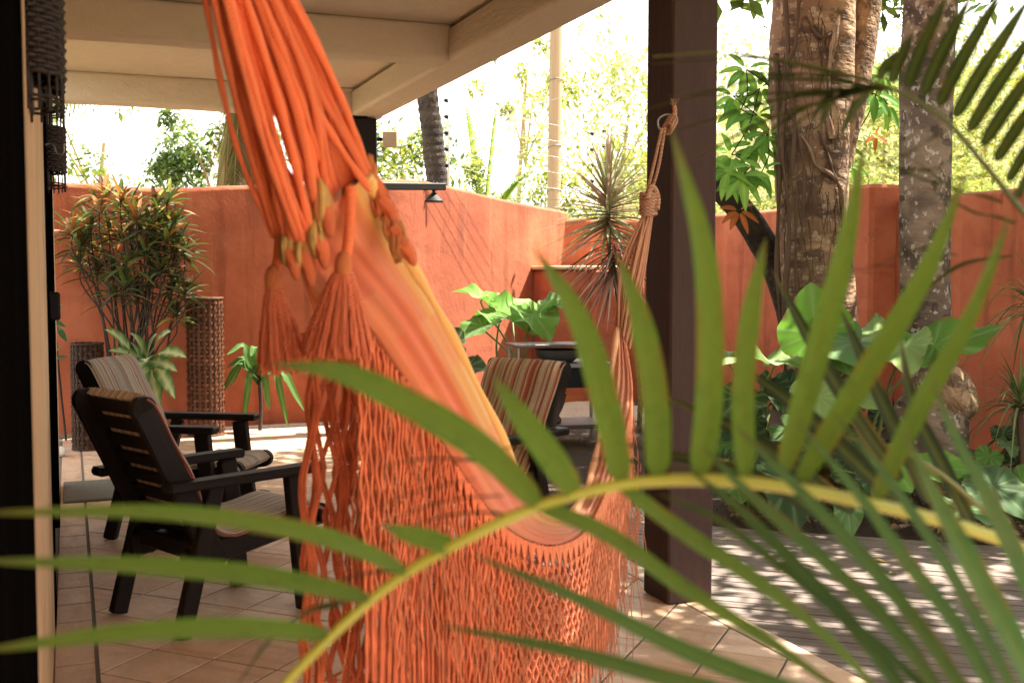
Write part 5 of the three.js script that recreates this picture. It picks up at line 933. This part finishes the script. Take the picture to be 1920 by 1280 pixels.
// fallen leaves
{
  seed(95);
  const lit = new GB();
  for (let k = 0; k < 420; k++) {
    const p = G(rr(1350, 1990), rr(905, 1030)); if (bn(p) < BED + 0.02 || p.x < FLOOR_EDGE + 0.1) continue;
    const a = rr(0, 6.28), L = rr(0.035, 0.085), d = V(Math.cos(a), rr(-0.1, 0.25), Math.sin(a)).normalize(), pts = []; for (let t = 0; t <= 4; t++) pts.push(p.clone().add(V(0, 0.035 + 0.012 * Math.sin(t), 0)).addScaledVector(d, L * (t / 4 - 0.5)));
    const c = [[0.28, 0.13, 0.06], [0.18, 0.08, 0.04], [0.36, 0.22, 0.11], [0.1, 0.055, 0.03]][Math.floor(rnd() * 4)]; blade(lit, pts, (t) => L * 0.28 * Math.sin(Math.PI * (t * 0.94 + 0.03)), V(rr(-0.4, 0.4), 1, rr(-0.4, 0.4)), rr(-0.3, 0.6), () => c);
  }
  tag(mesh('leaf_litter', lit.geo(true), M.leaf), 'scattered dry brown leaves on the soil of the garden bed', 'leaf litter', null, 'stuff');
  for (const [x, y, L, c, label] of [[1652, 1054, 0.075, [0.55, 0.40, 0.10], 'yellow fallen leaf lying on the sunlit deck boards, the biggest'], [1675, 1076, 0.045, [0.40, 0.42, 0.12], 'tiny greenish fallen leaf on the deck below the yellow one'], [1366, 1012, 0.04, [0.55, 0.44, 0.12], 'tiny yellow fallen leaf on the deck beside the brown post'], [1785, 1145, 0.04, [0.45, 0.3, 0.12], 'small tan fallen leaf on the shaded outer deck boards']]) {
    const g = new GB(), p = G(x, y), pts = []; for (let t = 0; t <= 6; t++) pts.push(V(L * (t / 6 - 0.5), 0.006 + 0.004 * Math.sin(t), 0)); blade(g, pts, (t) => L * 0.22 * Math.sin(Math.PI * Math.pow(t * 0.95 + 0.03, 0.8)), V(0, 1, 0), 0.35, () => c); const m = mesh('fallen_leaf', g.geo(true), M.leaf); m.position.copy(p); m.rotation.y = rr(-0.6, 0.2); tag(m, label, 'leaf');
  }
}
// ---------------------------------------------------------------- beyond the wall
function tree(label, x, D, height, R, clumps, per, size, cols, o = {}) {
  const base = W((x - 960) / FPX * D, -0.16, D), t = thing(o.name ?? 'garden_tree', label, 'tree', base, 0, 'trees beyond the garden wall'), g = new GB(), st = new GB(), cs = [];
  for (let k = 0; k < clumps; k++) { const d = V(rr(-1, 1), rr(-1, 1), rr(-1, 1)); if (d.length() > 1) d.normalize(); cs.push([d.x * R, height + d.y * R * (o.squash ?? 0.8), d.z * R, rr(0.18, 0.34) * R * (o.clump ?? 1)]); }
  crown(g, cs, Math.round(per * 3), size * 1.0, cols); mesh('crown', g.geo(true), M.leafFar, t);
  tube(st, curve([V(0, -0.1, 0), V(rr(-0.2, 0.2), height * 0.45, rr(-0.2, 0.2)), V(rr(-0.3, 0.3), height, 0)]).getPoints(12), (f) => (o.trunk ?? 0.09) * (1 - 0.6 * f), 9);
  for (let k = 0; k < 4; k++) { const c = cs[Math.floor(rnd() * cs.length)], a = V(0, height * rr(0.4, 0.8), 0), b = V(c[0], c[1], c[2]); tube(st, curve([a, a.clone().lerp(b, 0.5).add(V(0, 0.2, 0)), b]).getPoints(6), (f) => 0.03 * (1 - 0.8 * f), 5); }
  mesh('trunk', st.geo(), M.polewood, t);
}
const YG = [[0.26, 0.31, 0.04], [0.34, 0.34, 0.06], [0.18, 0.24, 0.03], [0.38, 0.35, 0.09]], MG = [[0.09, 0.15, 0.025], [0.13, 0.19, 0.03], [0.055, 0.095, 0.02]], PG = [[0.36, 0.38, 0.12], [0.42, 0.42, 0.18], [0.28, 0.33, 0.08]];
seed(700);
tree('big dense unseen tree beyond the side garden wall, placed to shade the garden', 3150, 5.4, 4.6, 2.6, 70, 70, 0.2, MG, { trunk: 0.16 });  // stands out of view, there to darken the bed and side wall
tree('pale thin-leaved tree behind the croton shrub, white sky showing through', 190, 21, 3.9, 2.3, 30, 50, 0.17, [[0.16, 0.22, 0.03], [0.22, 0.27, 0.05], [0.12, 0.17, 0.025]], { clump: 0.8 });
tree('dense dark green shrub tree beside the hanging dead palm fronds', 405, 17, 3.25, 1.0, 22, 70, 0.13, MG, { clump: 0.9 });
tree('yellow-green leafy tree seen between hammock cords and corner post', 565, 19, 3.4, 1.4, 26, 60, 0.14, YG);
tree('bushy yellow-green tree right behind the corner post and blank board', 745, 17, 2.8, 1.25, 34, 80, 0.13, [...YG, ...MG]);
tree('low bright bush at the foot of the coconut palm', 985, 20, 2.3, 1.0, 24, 70, 0.13, [...YG, ...MG]);
tree('tall pale tree whose branch hangs left of the utility pole', 985, 27, 6.2, 1.4, 13, 50, 0.18, YG, { clump: 0.7 });
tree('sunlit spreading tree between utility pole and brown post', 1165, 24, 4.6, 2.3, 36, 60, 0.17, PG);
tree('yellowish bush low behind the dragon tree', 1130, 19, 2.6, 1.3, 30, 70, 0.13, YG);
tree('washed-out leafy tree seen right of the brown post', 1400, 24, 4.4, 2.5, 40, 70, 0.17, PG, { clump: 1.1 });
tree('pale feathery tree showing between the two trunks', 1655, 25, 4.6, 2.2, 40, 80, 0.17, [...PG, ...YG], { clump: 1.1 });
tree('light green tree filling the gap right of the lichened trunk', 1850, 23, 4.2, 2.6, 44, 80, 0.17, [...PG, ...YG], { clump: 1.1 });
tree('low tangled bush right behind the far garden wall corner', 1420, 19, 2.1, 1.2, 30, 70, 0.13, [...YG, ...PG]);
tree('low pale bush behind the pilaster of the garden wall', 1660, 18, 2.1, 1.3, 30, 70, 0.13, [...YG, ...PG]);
tree('low pale bush behind the garden wall under the dark frond', 1880, 18, 2.2, 1.4, 30, 70, 0.13, [...YG, ...PG]);
function palmLeaf(gb, b, dir, len, droop, n, L, wid, cols, hang = 0.3, rach = [0.3, 0.3, 0.1]) {
  const pts = [], up = V(0, 1, 0); for (let k = 0; k <= 20; k++) { const t = k / 20; pts.push(b.clone().addScaledVector(dir, len * t * (1 - 0.12 * droop * t)).add(V(0, -droop * len * t * t, 0))); }
  const c = curve(pts); tube(gb, pts, (f) => 0.022 * (1 - 0.8 * f), 5, rach);
  for (let k = 0; k < n; k++) for (const sd of [-1, 1]) { const f = 0.12 + 0.88 * k / n, p = c.getPoint(f), t = c.getTangent(f), s = V().crossVectors(t, up).normalize().multiplyScalar(sd), d = s.clone().multiplyScalar(0.8).addScaledVector(t, 0.55).normalize(), l = L * Math.sin(Math.PI * (0.12 + 0.85 * f)) * rr(0.85, 1.1), q = []; for (let j = 0; j <= 4; j++) { const x = j / 4; q.push(p.clone().addScaledVector(d, l * x).add(V(0, 0.12 * l * x - hang * l * x * x * 1.4, 0))); } const col = mul(cols[Math.floor(rnd() * cols.length)], rr(0.8, 1.2)); blade(gb, q, (x) => wid * (1 - x) * (x < 0.1 ? 0.6 : 1) + 0.002, V(0, 1, 0), 0.2, () => col); }
}
{ // coconut palm
  seed(710);
  const D = 18.5, base = W((905 - 960) / FPX * D, -0.16, D), o = thing('coconut_palm', 'young coconut palm with upright green fronds beyond the wall', 'palm tree', base), st = new GB(), top = V(0, 2.05, 0);
  tube(st, curve([V(0, 0, 0), V(0.03, 1.1, 0), top]).getPoints(20), (f) => 0.13 - 0.03 * f + 0.006 * Math.sin(f * 80), 12); mesh('trunk', st.geo(), M.barkGrey, o);
  for (const [r, u, t, len, dr] of [[-0.12, 1, 0.1, 2.3, 0.06], [0.1, 1, 0.0, 2.2, 0.06], [-0.55, 0.9, 0.2, 2.0, 0.35], [0.45, 0.9, 0.2, 2.0, 0.3], [0.9, 0.55, 0.1, 1.8, 0.5], [-0.9, 0.5, 0.2, 1.8, 0.5], [0.9, 0.15, 0.4, 1.5, 0.6], [-0.8, 0.1, 0.4, 1.5, 0.55], [0.1, 0.6, 0.9, 1.5, 0.7], [0.1, 0.7, -0.8, 1.6, 0.5]]) { const g = new GB(); palmLeaf(g, top, dirC(r, u, t), len, dr, 34, 0.62, 0.036, [[0.26, 0.36, 0.05], [0.18, 0.28, 0.035], [0.34, 0.40, 0.10]], 0.35); mesh('frond', g.geo(true), M.leafFar, o); }
}
{ // dead fronds hanging from a palm whose head is above the roof line
  seed(711);
  const D = 14.5, base = W((470 - 960) / FPX * D, -0.16, D), o = thing('coconut_palm', 'palm with dry tan fronds hanging below the roof edge', 'palm tree', base), top = V(-0.05, 4.4, 0), st = new GB();
  tube(st, curve([V(0.4, 0, 0.3), V(0.25, 2.2, 0.2), top]).getPoints(20), (f) => 0.15 - 0.03 * f, 12); mesh('trunk', st.geo(), M.barkGrey, o);
  for (const [r, u, t, len, dr, dead] of [[-0.10, -1, 0.1, 1.75, 0.05, 1], [-0.02, -1, 0.25, 1.9, 0.05, 1], [-0.2, -1, 0.0, 1.6, 0.05, 1], [0.12, -1, 0.1, 1.8, 0.1, 0], [0.5, 0.3, 0.2, 2.4, 0.6, 0], [-0.9, 0.2, 0.2, 2.6, 0.55, 0], [-0.6, 0.7, 0, 2.5, 0.4, 0], [0.6, 0.7, 0, 2.5, 0.4, 0]]) { const g = new GB(); palmLeaf(g, top, dirC(r, u, t), len, dr, 34, 0.7, 0.02, dead ? [[0.30, 0.19, 0.08], [0.22, 0.12, 0.045], [0.36, 0.25, 0.13]] : [[0.15, 0.18, 0.03], [0.22, 0.2, 0.05]], dead ? 1.5 : 0.9); mesh('frond', g.geo(true), M.leafFar, o); }
}
{ // dark palm trunk with a clasping wire
  seed(712);
  const D = 11.6, base = W((822 - 960) / FPX * D, -0.16, D), o = thing('palm_tree', 'dark ringed palm trunk rising behind the wall lamp', 'palm tree', base), q = (x, y) => P(x, y, D).sub(base), st = new GB();
  tube(st, curve([V(0.08, 0, 0), q(820, 345), q(812, 270), q(803, 190), q(790, 80), q(770, -140), q(760, -300)]).getPoints(120), (f, a) => 0.118 - 0.02 * f + 0.005 * Math.sin(f * 190) + 0.004 * Math.sin(a * 3 + f * 30), 20); mesh('trunk', st.geo(), M.barkDark, o);
  const top = q(760, -300); for (let k = 0; k < 11; k++) { const a = k * 0.571, g = new GB(); palmLeaf(g, top, V(Math.cos(a), 0.45, Math.sin(a)).normalize(), 2.3, 0.5, 30, 0.6, 0.022, [[0.14, 0.2, 0.05], [0.2, 0.26, 0.07]], 0.5); mesh('frond', g.geo(true), M.leafFar, o); }
}
{ // utility pole
  const D = 15.5, base = P(1034, 395, D).setY(-0.16), o = thing('utility_pole', 'weathered pale utility pole standing beyond the garden wall', 'pole', base), a = V(0, 0, 0), b = P(1043, 60, D).sub(base).multiplyScalar(1.6);
  const g = new GB(); tube(g, [a, b.clone().multiplyScalar(0.3), b.clone().multiplyScalar(0.6), b], (f) => 0.098 - 0.016 * f, 18); mesh('shaft', g.geo(), M.polewood, o);
  for (const y of [2.35, 2.6, 3.2, 4.1]) { const c = new GB(), pts = []; for (let k = 0; k <= 20; k++) { const t = k / 20 * 6.283; pts.push(b.clone().multiplyScalar(y / b.y).add(V(Math.cos(t) * 0.097, 0.02 * Math.sin(t), Math.sin(t) * 0.097))); } tube(c, pts, 0.006, 4, [1, 1, 1], false); mesh('clamp_ring', c.geo(), M.metal, o); }
}
// electric fence on the wall's crest: two posts with insulators and the wires between and beyond them
{
  const posts = [[841, 342, 188, 10.4], [1122, 398, 248, 11.75]], tops = [];
  posts.forEach(([x, y0, y1, D], n) => {
    const b = P(x, y0 + 6, D), t = P(x - 1, y1, D), o = thing('fence_post', ['thin white electric fence post with insulators beside the dark palm trunk', 'thin electric fence post with paired insulators above the dragon tree'][n], 'fence post', b, 0, 'electric fence posts');
    const L = t.clone().sub(b); mesh('rod', bar(V(0, 0, 0), L, 0.014, 0.014, V(0, 0, 1), 0.002), M.white, o);
    const pts = [];
    for (let k = 0; k < 5; k++) { const f = 1 - k * 0.19, q = L.clone().multiplyScalar(f), ins = new THREE.CylinderGeometry(0.016, 0.022, 0.03, 12).rotateZ(Math.PI / 2 - 0.3); for (const sx of n ? [-1, 1] : [-1]) { const m = mesh('insulator', ins, M.black, o); m.position.copy(q).add(V(sx * (n ? 0.07 : 0.022), n ? 0.015 * sx : 0, 0)); } pts.push(q.clone().add(b)); }
    tops.push(pts);
  });
  const far = H(6.0, 0, 9.7), lft = H(0.4, 0, 9.75);
  const o = thing('fence_wire', 'thin steel wires of the electric fence strung above the wall', 'wire', tops[0][0]);
  for (let k = 0; k < 5; k++) { const g = new GB(), a = tops[0][k].clone().sub(tops[0][0]), b = tops[1][k].clone().sub(tops[0][0]), e = H(7.4, tops[1][k].y + 0.02, 9.75).sub(tops[0][0]), m = a.clone().lerp(b, 0.5).add(V(0, -0.025, 0)); tube(g, [a, m, b, e], 0.0013, 4); mesh('wire', g.geo(), M.metal, o); }
  { const g = new GB(), a = P(930, 213, 13).sub(tops[0][0]), b = P(1500, 65, 13).sub(tops[0][0]); tube(g, [a, a.clone().lerp(b, 0.5).add(V(0, -0.03, 0)), b], 0.004, 4); mesh('wire', g.geo(), M.metal, o); }
}
{ // low wooded slope far behind
  const gb = new GB(), nx = 60, nz = 14; seed(720);
  for (let j = 0; j <= nz; j++) for (let i = 0; i <= nx; i++) { const a = lerp(-0.75, 0.85, i / nx), D = 34 + j * 5, y = -0.16 + sstep(j, 0, 12) * (3.2 + 14 * sstep(a, 0.0, 0.3) + 1.2 * fbm(i / nx, j / nz, 9, 5, 4, 3)); gb.v(W(Math.tan(a) * D, y, D), i, j); }
  for (let j = 0; j < nz; j++) for (let i = 0; i < nx; i++) { const a = j * (nx + 1) + i; gb.q(a, a + 1, a + nx + 2, a + nx + 1); }
  const hg = gb.geo(); struct('hillside', hg, std({ color: rgb(0.20, 0.19, 0.07), roughness: 1 }));
  const clump = new GB(); crown(clump, [[0, 0, 0, 1]], 90, 0.34, [[1, 1, 1]]);
  const inst = new THREE.InstancedMesh(clump.geo(true), M.leafFar, 2600), m4 = new THREE.Matrix4(), col = new THREE.Color(), p = hg.attributes.position;
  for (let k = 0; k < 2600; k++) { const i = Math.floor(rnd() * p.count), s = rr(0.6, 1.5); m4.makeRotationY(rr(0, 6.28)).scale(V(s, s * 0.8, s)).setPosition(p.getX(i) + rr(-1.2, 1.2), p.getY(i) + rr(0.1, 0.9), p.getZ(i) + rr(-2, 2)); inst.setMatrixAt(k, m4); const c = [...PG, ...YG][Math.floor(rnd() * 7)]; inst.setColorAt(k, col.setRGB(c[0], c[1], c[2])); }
  inst.name = 'hillside_foliage'; inst.userData = { kind: 'stuff', label: 'pale sunlit foliage covering the slope far behind the wall', category: 'foliage' }; scene.add(inst);
}
// ---------------------------------------------------------------- the palm close to the eye
{
  const base = W(0.95, 0.0, 0.62), palm = thing('areca_palm', 'feathery green palm, near and blurred, its fronds arching across the patio view', 'palm', base);
  const q = (l) => l.map(([x, y, D]) => P(x, y, D).sub(base));
  seed(901);
  function frond(rachis, r0, r1, colR, leaves, colL) {
    const g = new GB(), pts = curve(q(rachis)).getPoints(50); tube(g, pts, (f) => lerp(r0, r1, f), 9, colR);
    const fr = mesh('frond', g.geo(true), M.petiole, palm);
    for (const lf of leaves) {
      const [w, up, ...l] = lf, c = curve(q(l)), L = new GB(), D = l[0][2], hw = (w > 40 ? 0.8 : 0.92) * w / 2 / FPX * D, tone = rr(0.9, 1.1), sp = rnd() * 100, drk = colL;
      const hint = dirC(...up);
      blade(L, c.getPoints(22), (t) => hw * (t < 0.06 ? 0.45 + 9 * t : 1) * Math.pow(Math.max(0, 1 - Math.pow(t, 3.2)), 0.8) * (0.86 + 0.2 * Math.sin(Math.PI * Math.min(1, t * 1.1))) + 0.0004, hint, 0.22, (t, s) => {
        let k = mix(drk, mul(drk, 1.25), 0.5 + 0.5 * (fbm(0.5 + s * 0.2, t, 6, 14, 3, Math.floor(sp)) - 0.5) * 2); if (Math.abs(s) < 0.1) k = mix(k, [0.2, 0.26, 0.05], 0.35); if (t > 0.86) k = mix(k, [0.26, 0.22, 0.05], (t - 0.86) * 4); if (Math.abs(s) > 0.9 && hash(Math.floor(t * 9), Math.floor(sp), 4) > 0.72) k = mix(k, [0.3, 0.2, 0.04], 0.6); return mul(k, tone);
      });
      mesh('leaflet', L.geo(true), M.frond, fr);
    }
  }
  const A = [0.135, 0.26, 0.036], B = [0.075, 0.19, 0.05], C = [0.03, 0.06, 0.010], DK = [0.03, 0.05, 0.022], YR = [0.34, 0.36, 0.035];  // the two darkest paint backlit shade into the leaflets
  const eye = [0.1, 0.35, 1];
  frond([[2350, 1260, 1.22], [1920, 1028, 1.1], [1650, 948, 1.04], [1400, 904, 1.0], [1180, 906, 0.97], [1000, 952, 0.95], [850, 1022, 0.93], [740, 1088, 0.92], [620, 1192, 0.9], [520, 1300, 0.88], [430, 1440, 0.86]], 0.0068, 0.0032, YR, [
    [66, eye, [1012, 946, 0.95], [900, 840, 0.9], [760, 755, 0.86], [640, 700, 0.83], [508, 682, 0.8]],
    [64, eye, [1080, 926, 0.96], [1030, 855, 0.93], [975, 780, 0.91], [922, 702, 0.9]],
    [66, eye, [1166, 902, 0.97], [1135, 760, 0.94], [1085, 600, 0.91], [1003, 466, 0.88]],
    [64, eye, [1234, 892, 0.98], [1228, 760, 0.95], [1200, 600, 0.92], [1158, 478, 0.9]],
    [64, eye, [1312, 892, 0.99], [1330, 720, 0.95], [1320, 480, 0.91], [1258, 240, 0.88]],
    [54, eye, [1398, 893, 1.0], [1392, 740, 0.98], [1408, 580, 0.96], [1436, 446, 0.95]],
    [58, eye, [1470, 880, 1.01], [1520, 700, 0.98], [1580, 480, 0.95], [1622, 262, 0.92]],
    [54, eye, [1500, 900, 1.02], [1610, 720, 0.99], [1730, 520, 0.96], [1812, 322, 0.94]],
    [46, eye, [1640, 940, 1.04], [1715, 780, 1.02], [1820, 590, 1.0], [1896, 400, 0.98]],
    [58, [0, 0.8, 0.6], [762, 1072, 0.92], [600, 1008, 0.88], [330, 965, 0.84], [-60, 962, 0.8]],
    [60, [0, 0.8, 0.6], [692, 1122, 0.91], [500, 1085, 0.87], [250, 1062, 0.83], [-60, 1052, 0.79]],
    [58, [0, 0.8, 0.6], [614, 1190, 0.9], [450, 1180, 0.86], [220, 1190, 0.82], [-60, 1224, 0.79]],
    [46, eye, [852, 1026, 0.93], [800, 1010, 0.92], [760, 1000, 0.91], [716, 984, 0.9]],
    [54, [0.2, 0.8, 0.6], [1002, 948, 0.95], [1130, 1000, 0.95], [1280, 1104, 0.96], [1460, 1215, 0.98], [1620, 1330, 1.0]],
    [56, [0.2, 0.8, 0.6], [1162, 912, 0.97], [1280, 1000, 0.97], [1430, 1100, 0.98], [1570, 1215, 1.0], [1720, 1380, 1.02]],
  ], A);
  // the leaflets of the same frond's other rank, seen edge on and painted dark as shaded
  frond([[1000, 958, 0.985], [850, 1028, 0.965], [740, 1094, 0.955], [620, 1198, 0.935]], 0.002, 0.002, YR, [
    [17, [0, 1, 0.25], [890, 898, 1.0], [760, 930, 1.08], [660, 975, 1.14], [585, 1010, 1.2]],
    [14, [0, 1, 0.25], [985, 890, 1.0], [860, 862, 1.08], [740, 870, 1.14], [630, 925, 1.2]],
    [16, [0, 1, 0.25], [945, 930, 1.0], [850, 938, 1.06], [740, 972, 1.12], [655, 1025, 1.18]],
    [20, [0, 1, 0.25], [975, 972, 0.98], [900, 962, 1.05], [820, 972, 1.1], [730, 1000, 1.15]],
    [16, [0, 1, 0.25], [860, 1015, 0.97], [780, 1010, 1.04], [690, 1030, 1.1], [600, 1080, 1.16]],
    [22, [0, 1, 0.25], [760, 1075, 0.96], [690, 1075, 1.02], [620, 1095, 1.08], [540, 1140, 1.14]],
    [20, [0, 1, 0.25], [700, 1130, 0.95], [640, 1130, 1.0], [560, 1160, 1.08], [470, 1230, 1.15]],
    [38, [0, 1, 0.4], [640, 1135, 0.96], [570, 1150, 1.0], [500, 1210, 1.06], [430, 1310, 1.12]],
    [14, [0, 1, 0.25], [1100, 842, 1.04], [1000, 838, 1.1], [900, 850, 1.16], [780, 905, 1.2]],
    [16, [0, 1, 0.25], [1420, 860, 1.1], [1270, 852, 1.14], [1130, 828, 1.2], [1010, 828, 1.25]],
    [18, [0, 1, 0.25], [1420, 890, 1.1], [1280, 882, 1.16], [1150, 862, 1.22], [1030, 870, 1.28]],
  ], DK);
  // a second frond sweeping in from beyond the lower right
  frond([[2300, 1700, 0.95], [2150, 1560, 0.92], [2010, 1440, 0.9], [1850, 1360, 0.88], [1600, 1330, 0.86]], 0.006, 0.004, YR, [
    [30, [0.3, 0.8, 0.6], [1790, 1345, 0.88], [1640, 1205, 0.9], [1467, 1066, 0.92], [1347, 976, 0.94], [1235, 925, 0.96]],
    [50, [0.3, 0.7, 0.7], [1810, 1380, 0.88], [1680, 1186, 0.89], [1530, 1040, 0.9], [1397, 920, 0.92], [1318, 838, 0.93]],
    [54, [0.3, 0.7, 0.7], [1870, 1400, 0.88], [1730, 1186, 0.89], [1613, 1043, 0.9], [1490, 912, 0.92], [1370, 790, 0.93]],
    [54, [0.3, 0.7, 0.7], [1920, 1420, 0.88], [1800, 1186, 0.89], [1713, 1073, 0.9], [1610, 930, 0.92], [1480, 775, 0.94]],
    [82, [0.3, 0.6, 0.8], [1990, 1400, 0.88], [1897, 1203, 0.86], [1835, 1090, 0.86], [1763, 953, 0.87], [1690, 800, 0.88]],
    [48, [0.3, 0.7, 0.7], [1760, 1390, 0.9], [1610, 1190, 0.91], [1490, 1060, 0.92], [1380, 950, 0.94], [1290, 880, 0.96]],
    [46, [0.3, 0.7, 0.7], [1950, 1400, 0.93], [1850, 1200, 0.94], [1760, 1040, 0.95], [1650, 880, 0.96], [1560, 770, 0.97]],
    [46, [0.3, 0.7, 0.7], [2040, 1380, 0.95], [1960, 1190, 0.95], [1890, 1030, 0.96], [1830, 900, 0.97], [1790, 790, 0.98]],
    [44, [0.3, 0.6, 0.8], [2010, 1300, 0.9], [1930, 1090, 0.9], [1863, 946, 0.91], [1790, 820, 0.92], [1745, 700, 0.93]],
    [54, [0.2, 0.8, 0.6], [1640, 1345, 0.86], [1440, 1282, 0.87], [1280, 1220, 0.88], [1075, 1120, 0.9], [885, 1040, 0.92]],
    [56, [0.2, 0.8, 0.6], [1600, 1340, 0.84], [1430, 1318, 0.85], [1260, 1276, 0.86], [1040, 1216, 0.88], [822, 1172, 0.9]],
  ], B);
  // leaflets a little farther back, shade painted into their colour
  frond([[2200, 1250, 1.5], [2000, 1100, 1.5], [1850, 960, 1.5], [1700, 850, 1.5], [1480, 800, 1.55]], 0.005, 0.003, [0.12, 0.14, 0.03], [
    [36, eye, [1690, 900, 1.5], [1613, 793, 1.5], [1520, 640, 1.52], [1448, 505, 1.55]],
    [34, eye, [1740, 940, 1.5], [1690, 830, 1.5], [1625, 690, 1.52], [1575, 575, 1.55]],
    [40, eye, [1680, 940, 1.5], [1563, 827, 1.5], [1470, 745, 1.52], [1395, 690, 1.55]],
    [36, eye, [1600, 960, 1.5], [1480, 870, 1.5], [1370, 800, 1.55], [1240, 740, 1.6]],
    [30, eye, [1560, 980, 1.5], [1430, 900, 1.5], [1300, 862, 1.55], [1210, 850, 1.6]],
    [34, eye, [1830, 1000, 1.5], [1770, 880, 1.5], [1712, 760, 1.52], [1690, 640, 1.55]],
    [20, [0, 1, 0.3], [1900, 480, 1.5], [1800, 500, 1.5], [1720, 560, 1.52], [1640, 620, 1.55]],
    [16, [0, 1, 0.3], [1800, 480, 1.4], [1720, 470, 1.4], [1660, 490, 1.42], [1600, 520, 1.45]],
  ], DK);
  // frond crossing the upper right, backlit shade painted into its dark green
  const upL = [[1648, 150, 1682, 95, 17], [1672, 155, 1712, 60, 20], [1700, 165, 1775, -10, 22], [1730, 180, 1822, -10, 22], [1760, 198, 1880, -20, 23], [1790, 220, 1935, -10, 23], [1817, 246, 1960, 30, 22], [1843, 272, 1985, 70, 22], [1867, 302, 1990, 130, 21], [1890, 340, 1990, 190, 18], [1905, 372, 1980, 250, 15]];
  const dnL = [[1690, 172, 1500, 150, 1350, 155, 12], [1680, 170, 1480, 175, 1250, 180, 11], [1665, 165, 1450, 190, 1225, 260, 13], [1650, 165, 1440, 225, 1300, 300, 12], [1640, 162, 1500, 210, 1380, 290, 12], [1620, 158, 1520, 215, 1430, 280, 12], [1600, 152, 1470, 140, 1330, 135, 10], [1650, 158, 1420, 110, 1220, 120, 10], [1560, 140, 1420, 150, 1210, 205, 11], [1780, 245, 1700, 290, 1600, 315, 12], [1820, 290, 1740, 320, 1590, 300, 10], [1850, 330, 1760, 345, 1610, 280, 9], [1880, 380, 1800, 360, 1700, 290, 9], [1905, 420, 1830, 400, 1740, 350, 9], [1640, 165, 1600, 210, 1575, 260, 22], [1610, 155, 1555, 200, 1535, 245, 18], [1580, 160, 1540, 200, 1520, 230, 15]];
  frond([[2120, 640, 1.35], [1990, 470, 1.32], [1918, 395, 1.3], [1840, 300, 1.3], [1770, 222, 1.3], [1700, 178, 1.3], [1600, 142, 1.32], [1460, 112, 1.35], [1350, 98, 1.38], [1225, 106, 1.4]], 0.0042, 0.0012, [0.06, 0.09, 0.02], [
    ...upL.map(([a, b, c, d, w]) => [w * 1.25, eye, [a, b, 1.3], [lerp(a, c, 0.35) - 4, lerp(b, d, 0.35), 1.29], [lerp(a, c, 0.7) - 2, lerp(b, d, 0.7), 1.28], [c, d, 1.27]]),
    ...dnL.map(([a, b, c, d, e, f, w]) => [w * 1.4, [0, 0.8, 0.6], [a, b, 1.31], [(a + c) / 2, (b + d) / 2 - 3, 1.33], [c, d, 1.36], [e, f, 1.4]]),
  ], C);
  const st = new GB(); tube(st, curve([V(0, 0, 0), V(0.03, 0.4, 0.02), V(0.05, 0.75, 0.0), P(2300, 1260, 1.2).sub(base)]).getPoints(16), (f) => 0.02 - 0.011 * f, 9, [0.2, 0.22, 0.05]);
  tube(st, curve([V(0.02, 0, 0.03), V(0.05, 0.5, -0.02), P(2120, 640, 1.35).sub(base)]).getPoints(16), (f) => 0.018 - 0.013 * f, 9, [0.14, 0.17, 0.04]);
  tube(st, curve([V(0.02, 0, 0.03), V(0.06, 0.4, 0.03), P(2300, 1700, 0.95).sub(base)]).getPoints(16), (f) => 0.018 - 0.011 * f, 9, [0.2, 0.22, 0.05]);
  tube(st, curve([V(0.04, 0, -0.03), V(0.09, 0.5, -0.1), P(2200, 1250, 1.5).sub(base)]).getPoints(16), (f) => 0.018 - 0.012 * f, 9, [0.12, 0.14, 0.03]);
  mesh('stalk', st.geo(true), M.petiole, palm);
}
renderer.render(scene, camera);
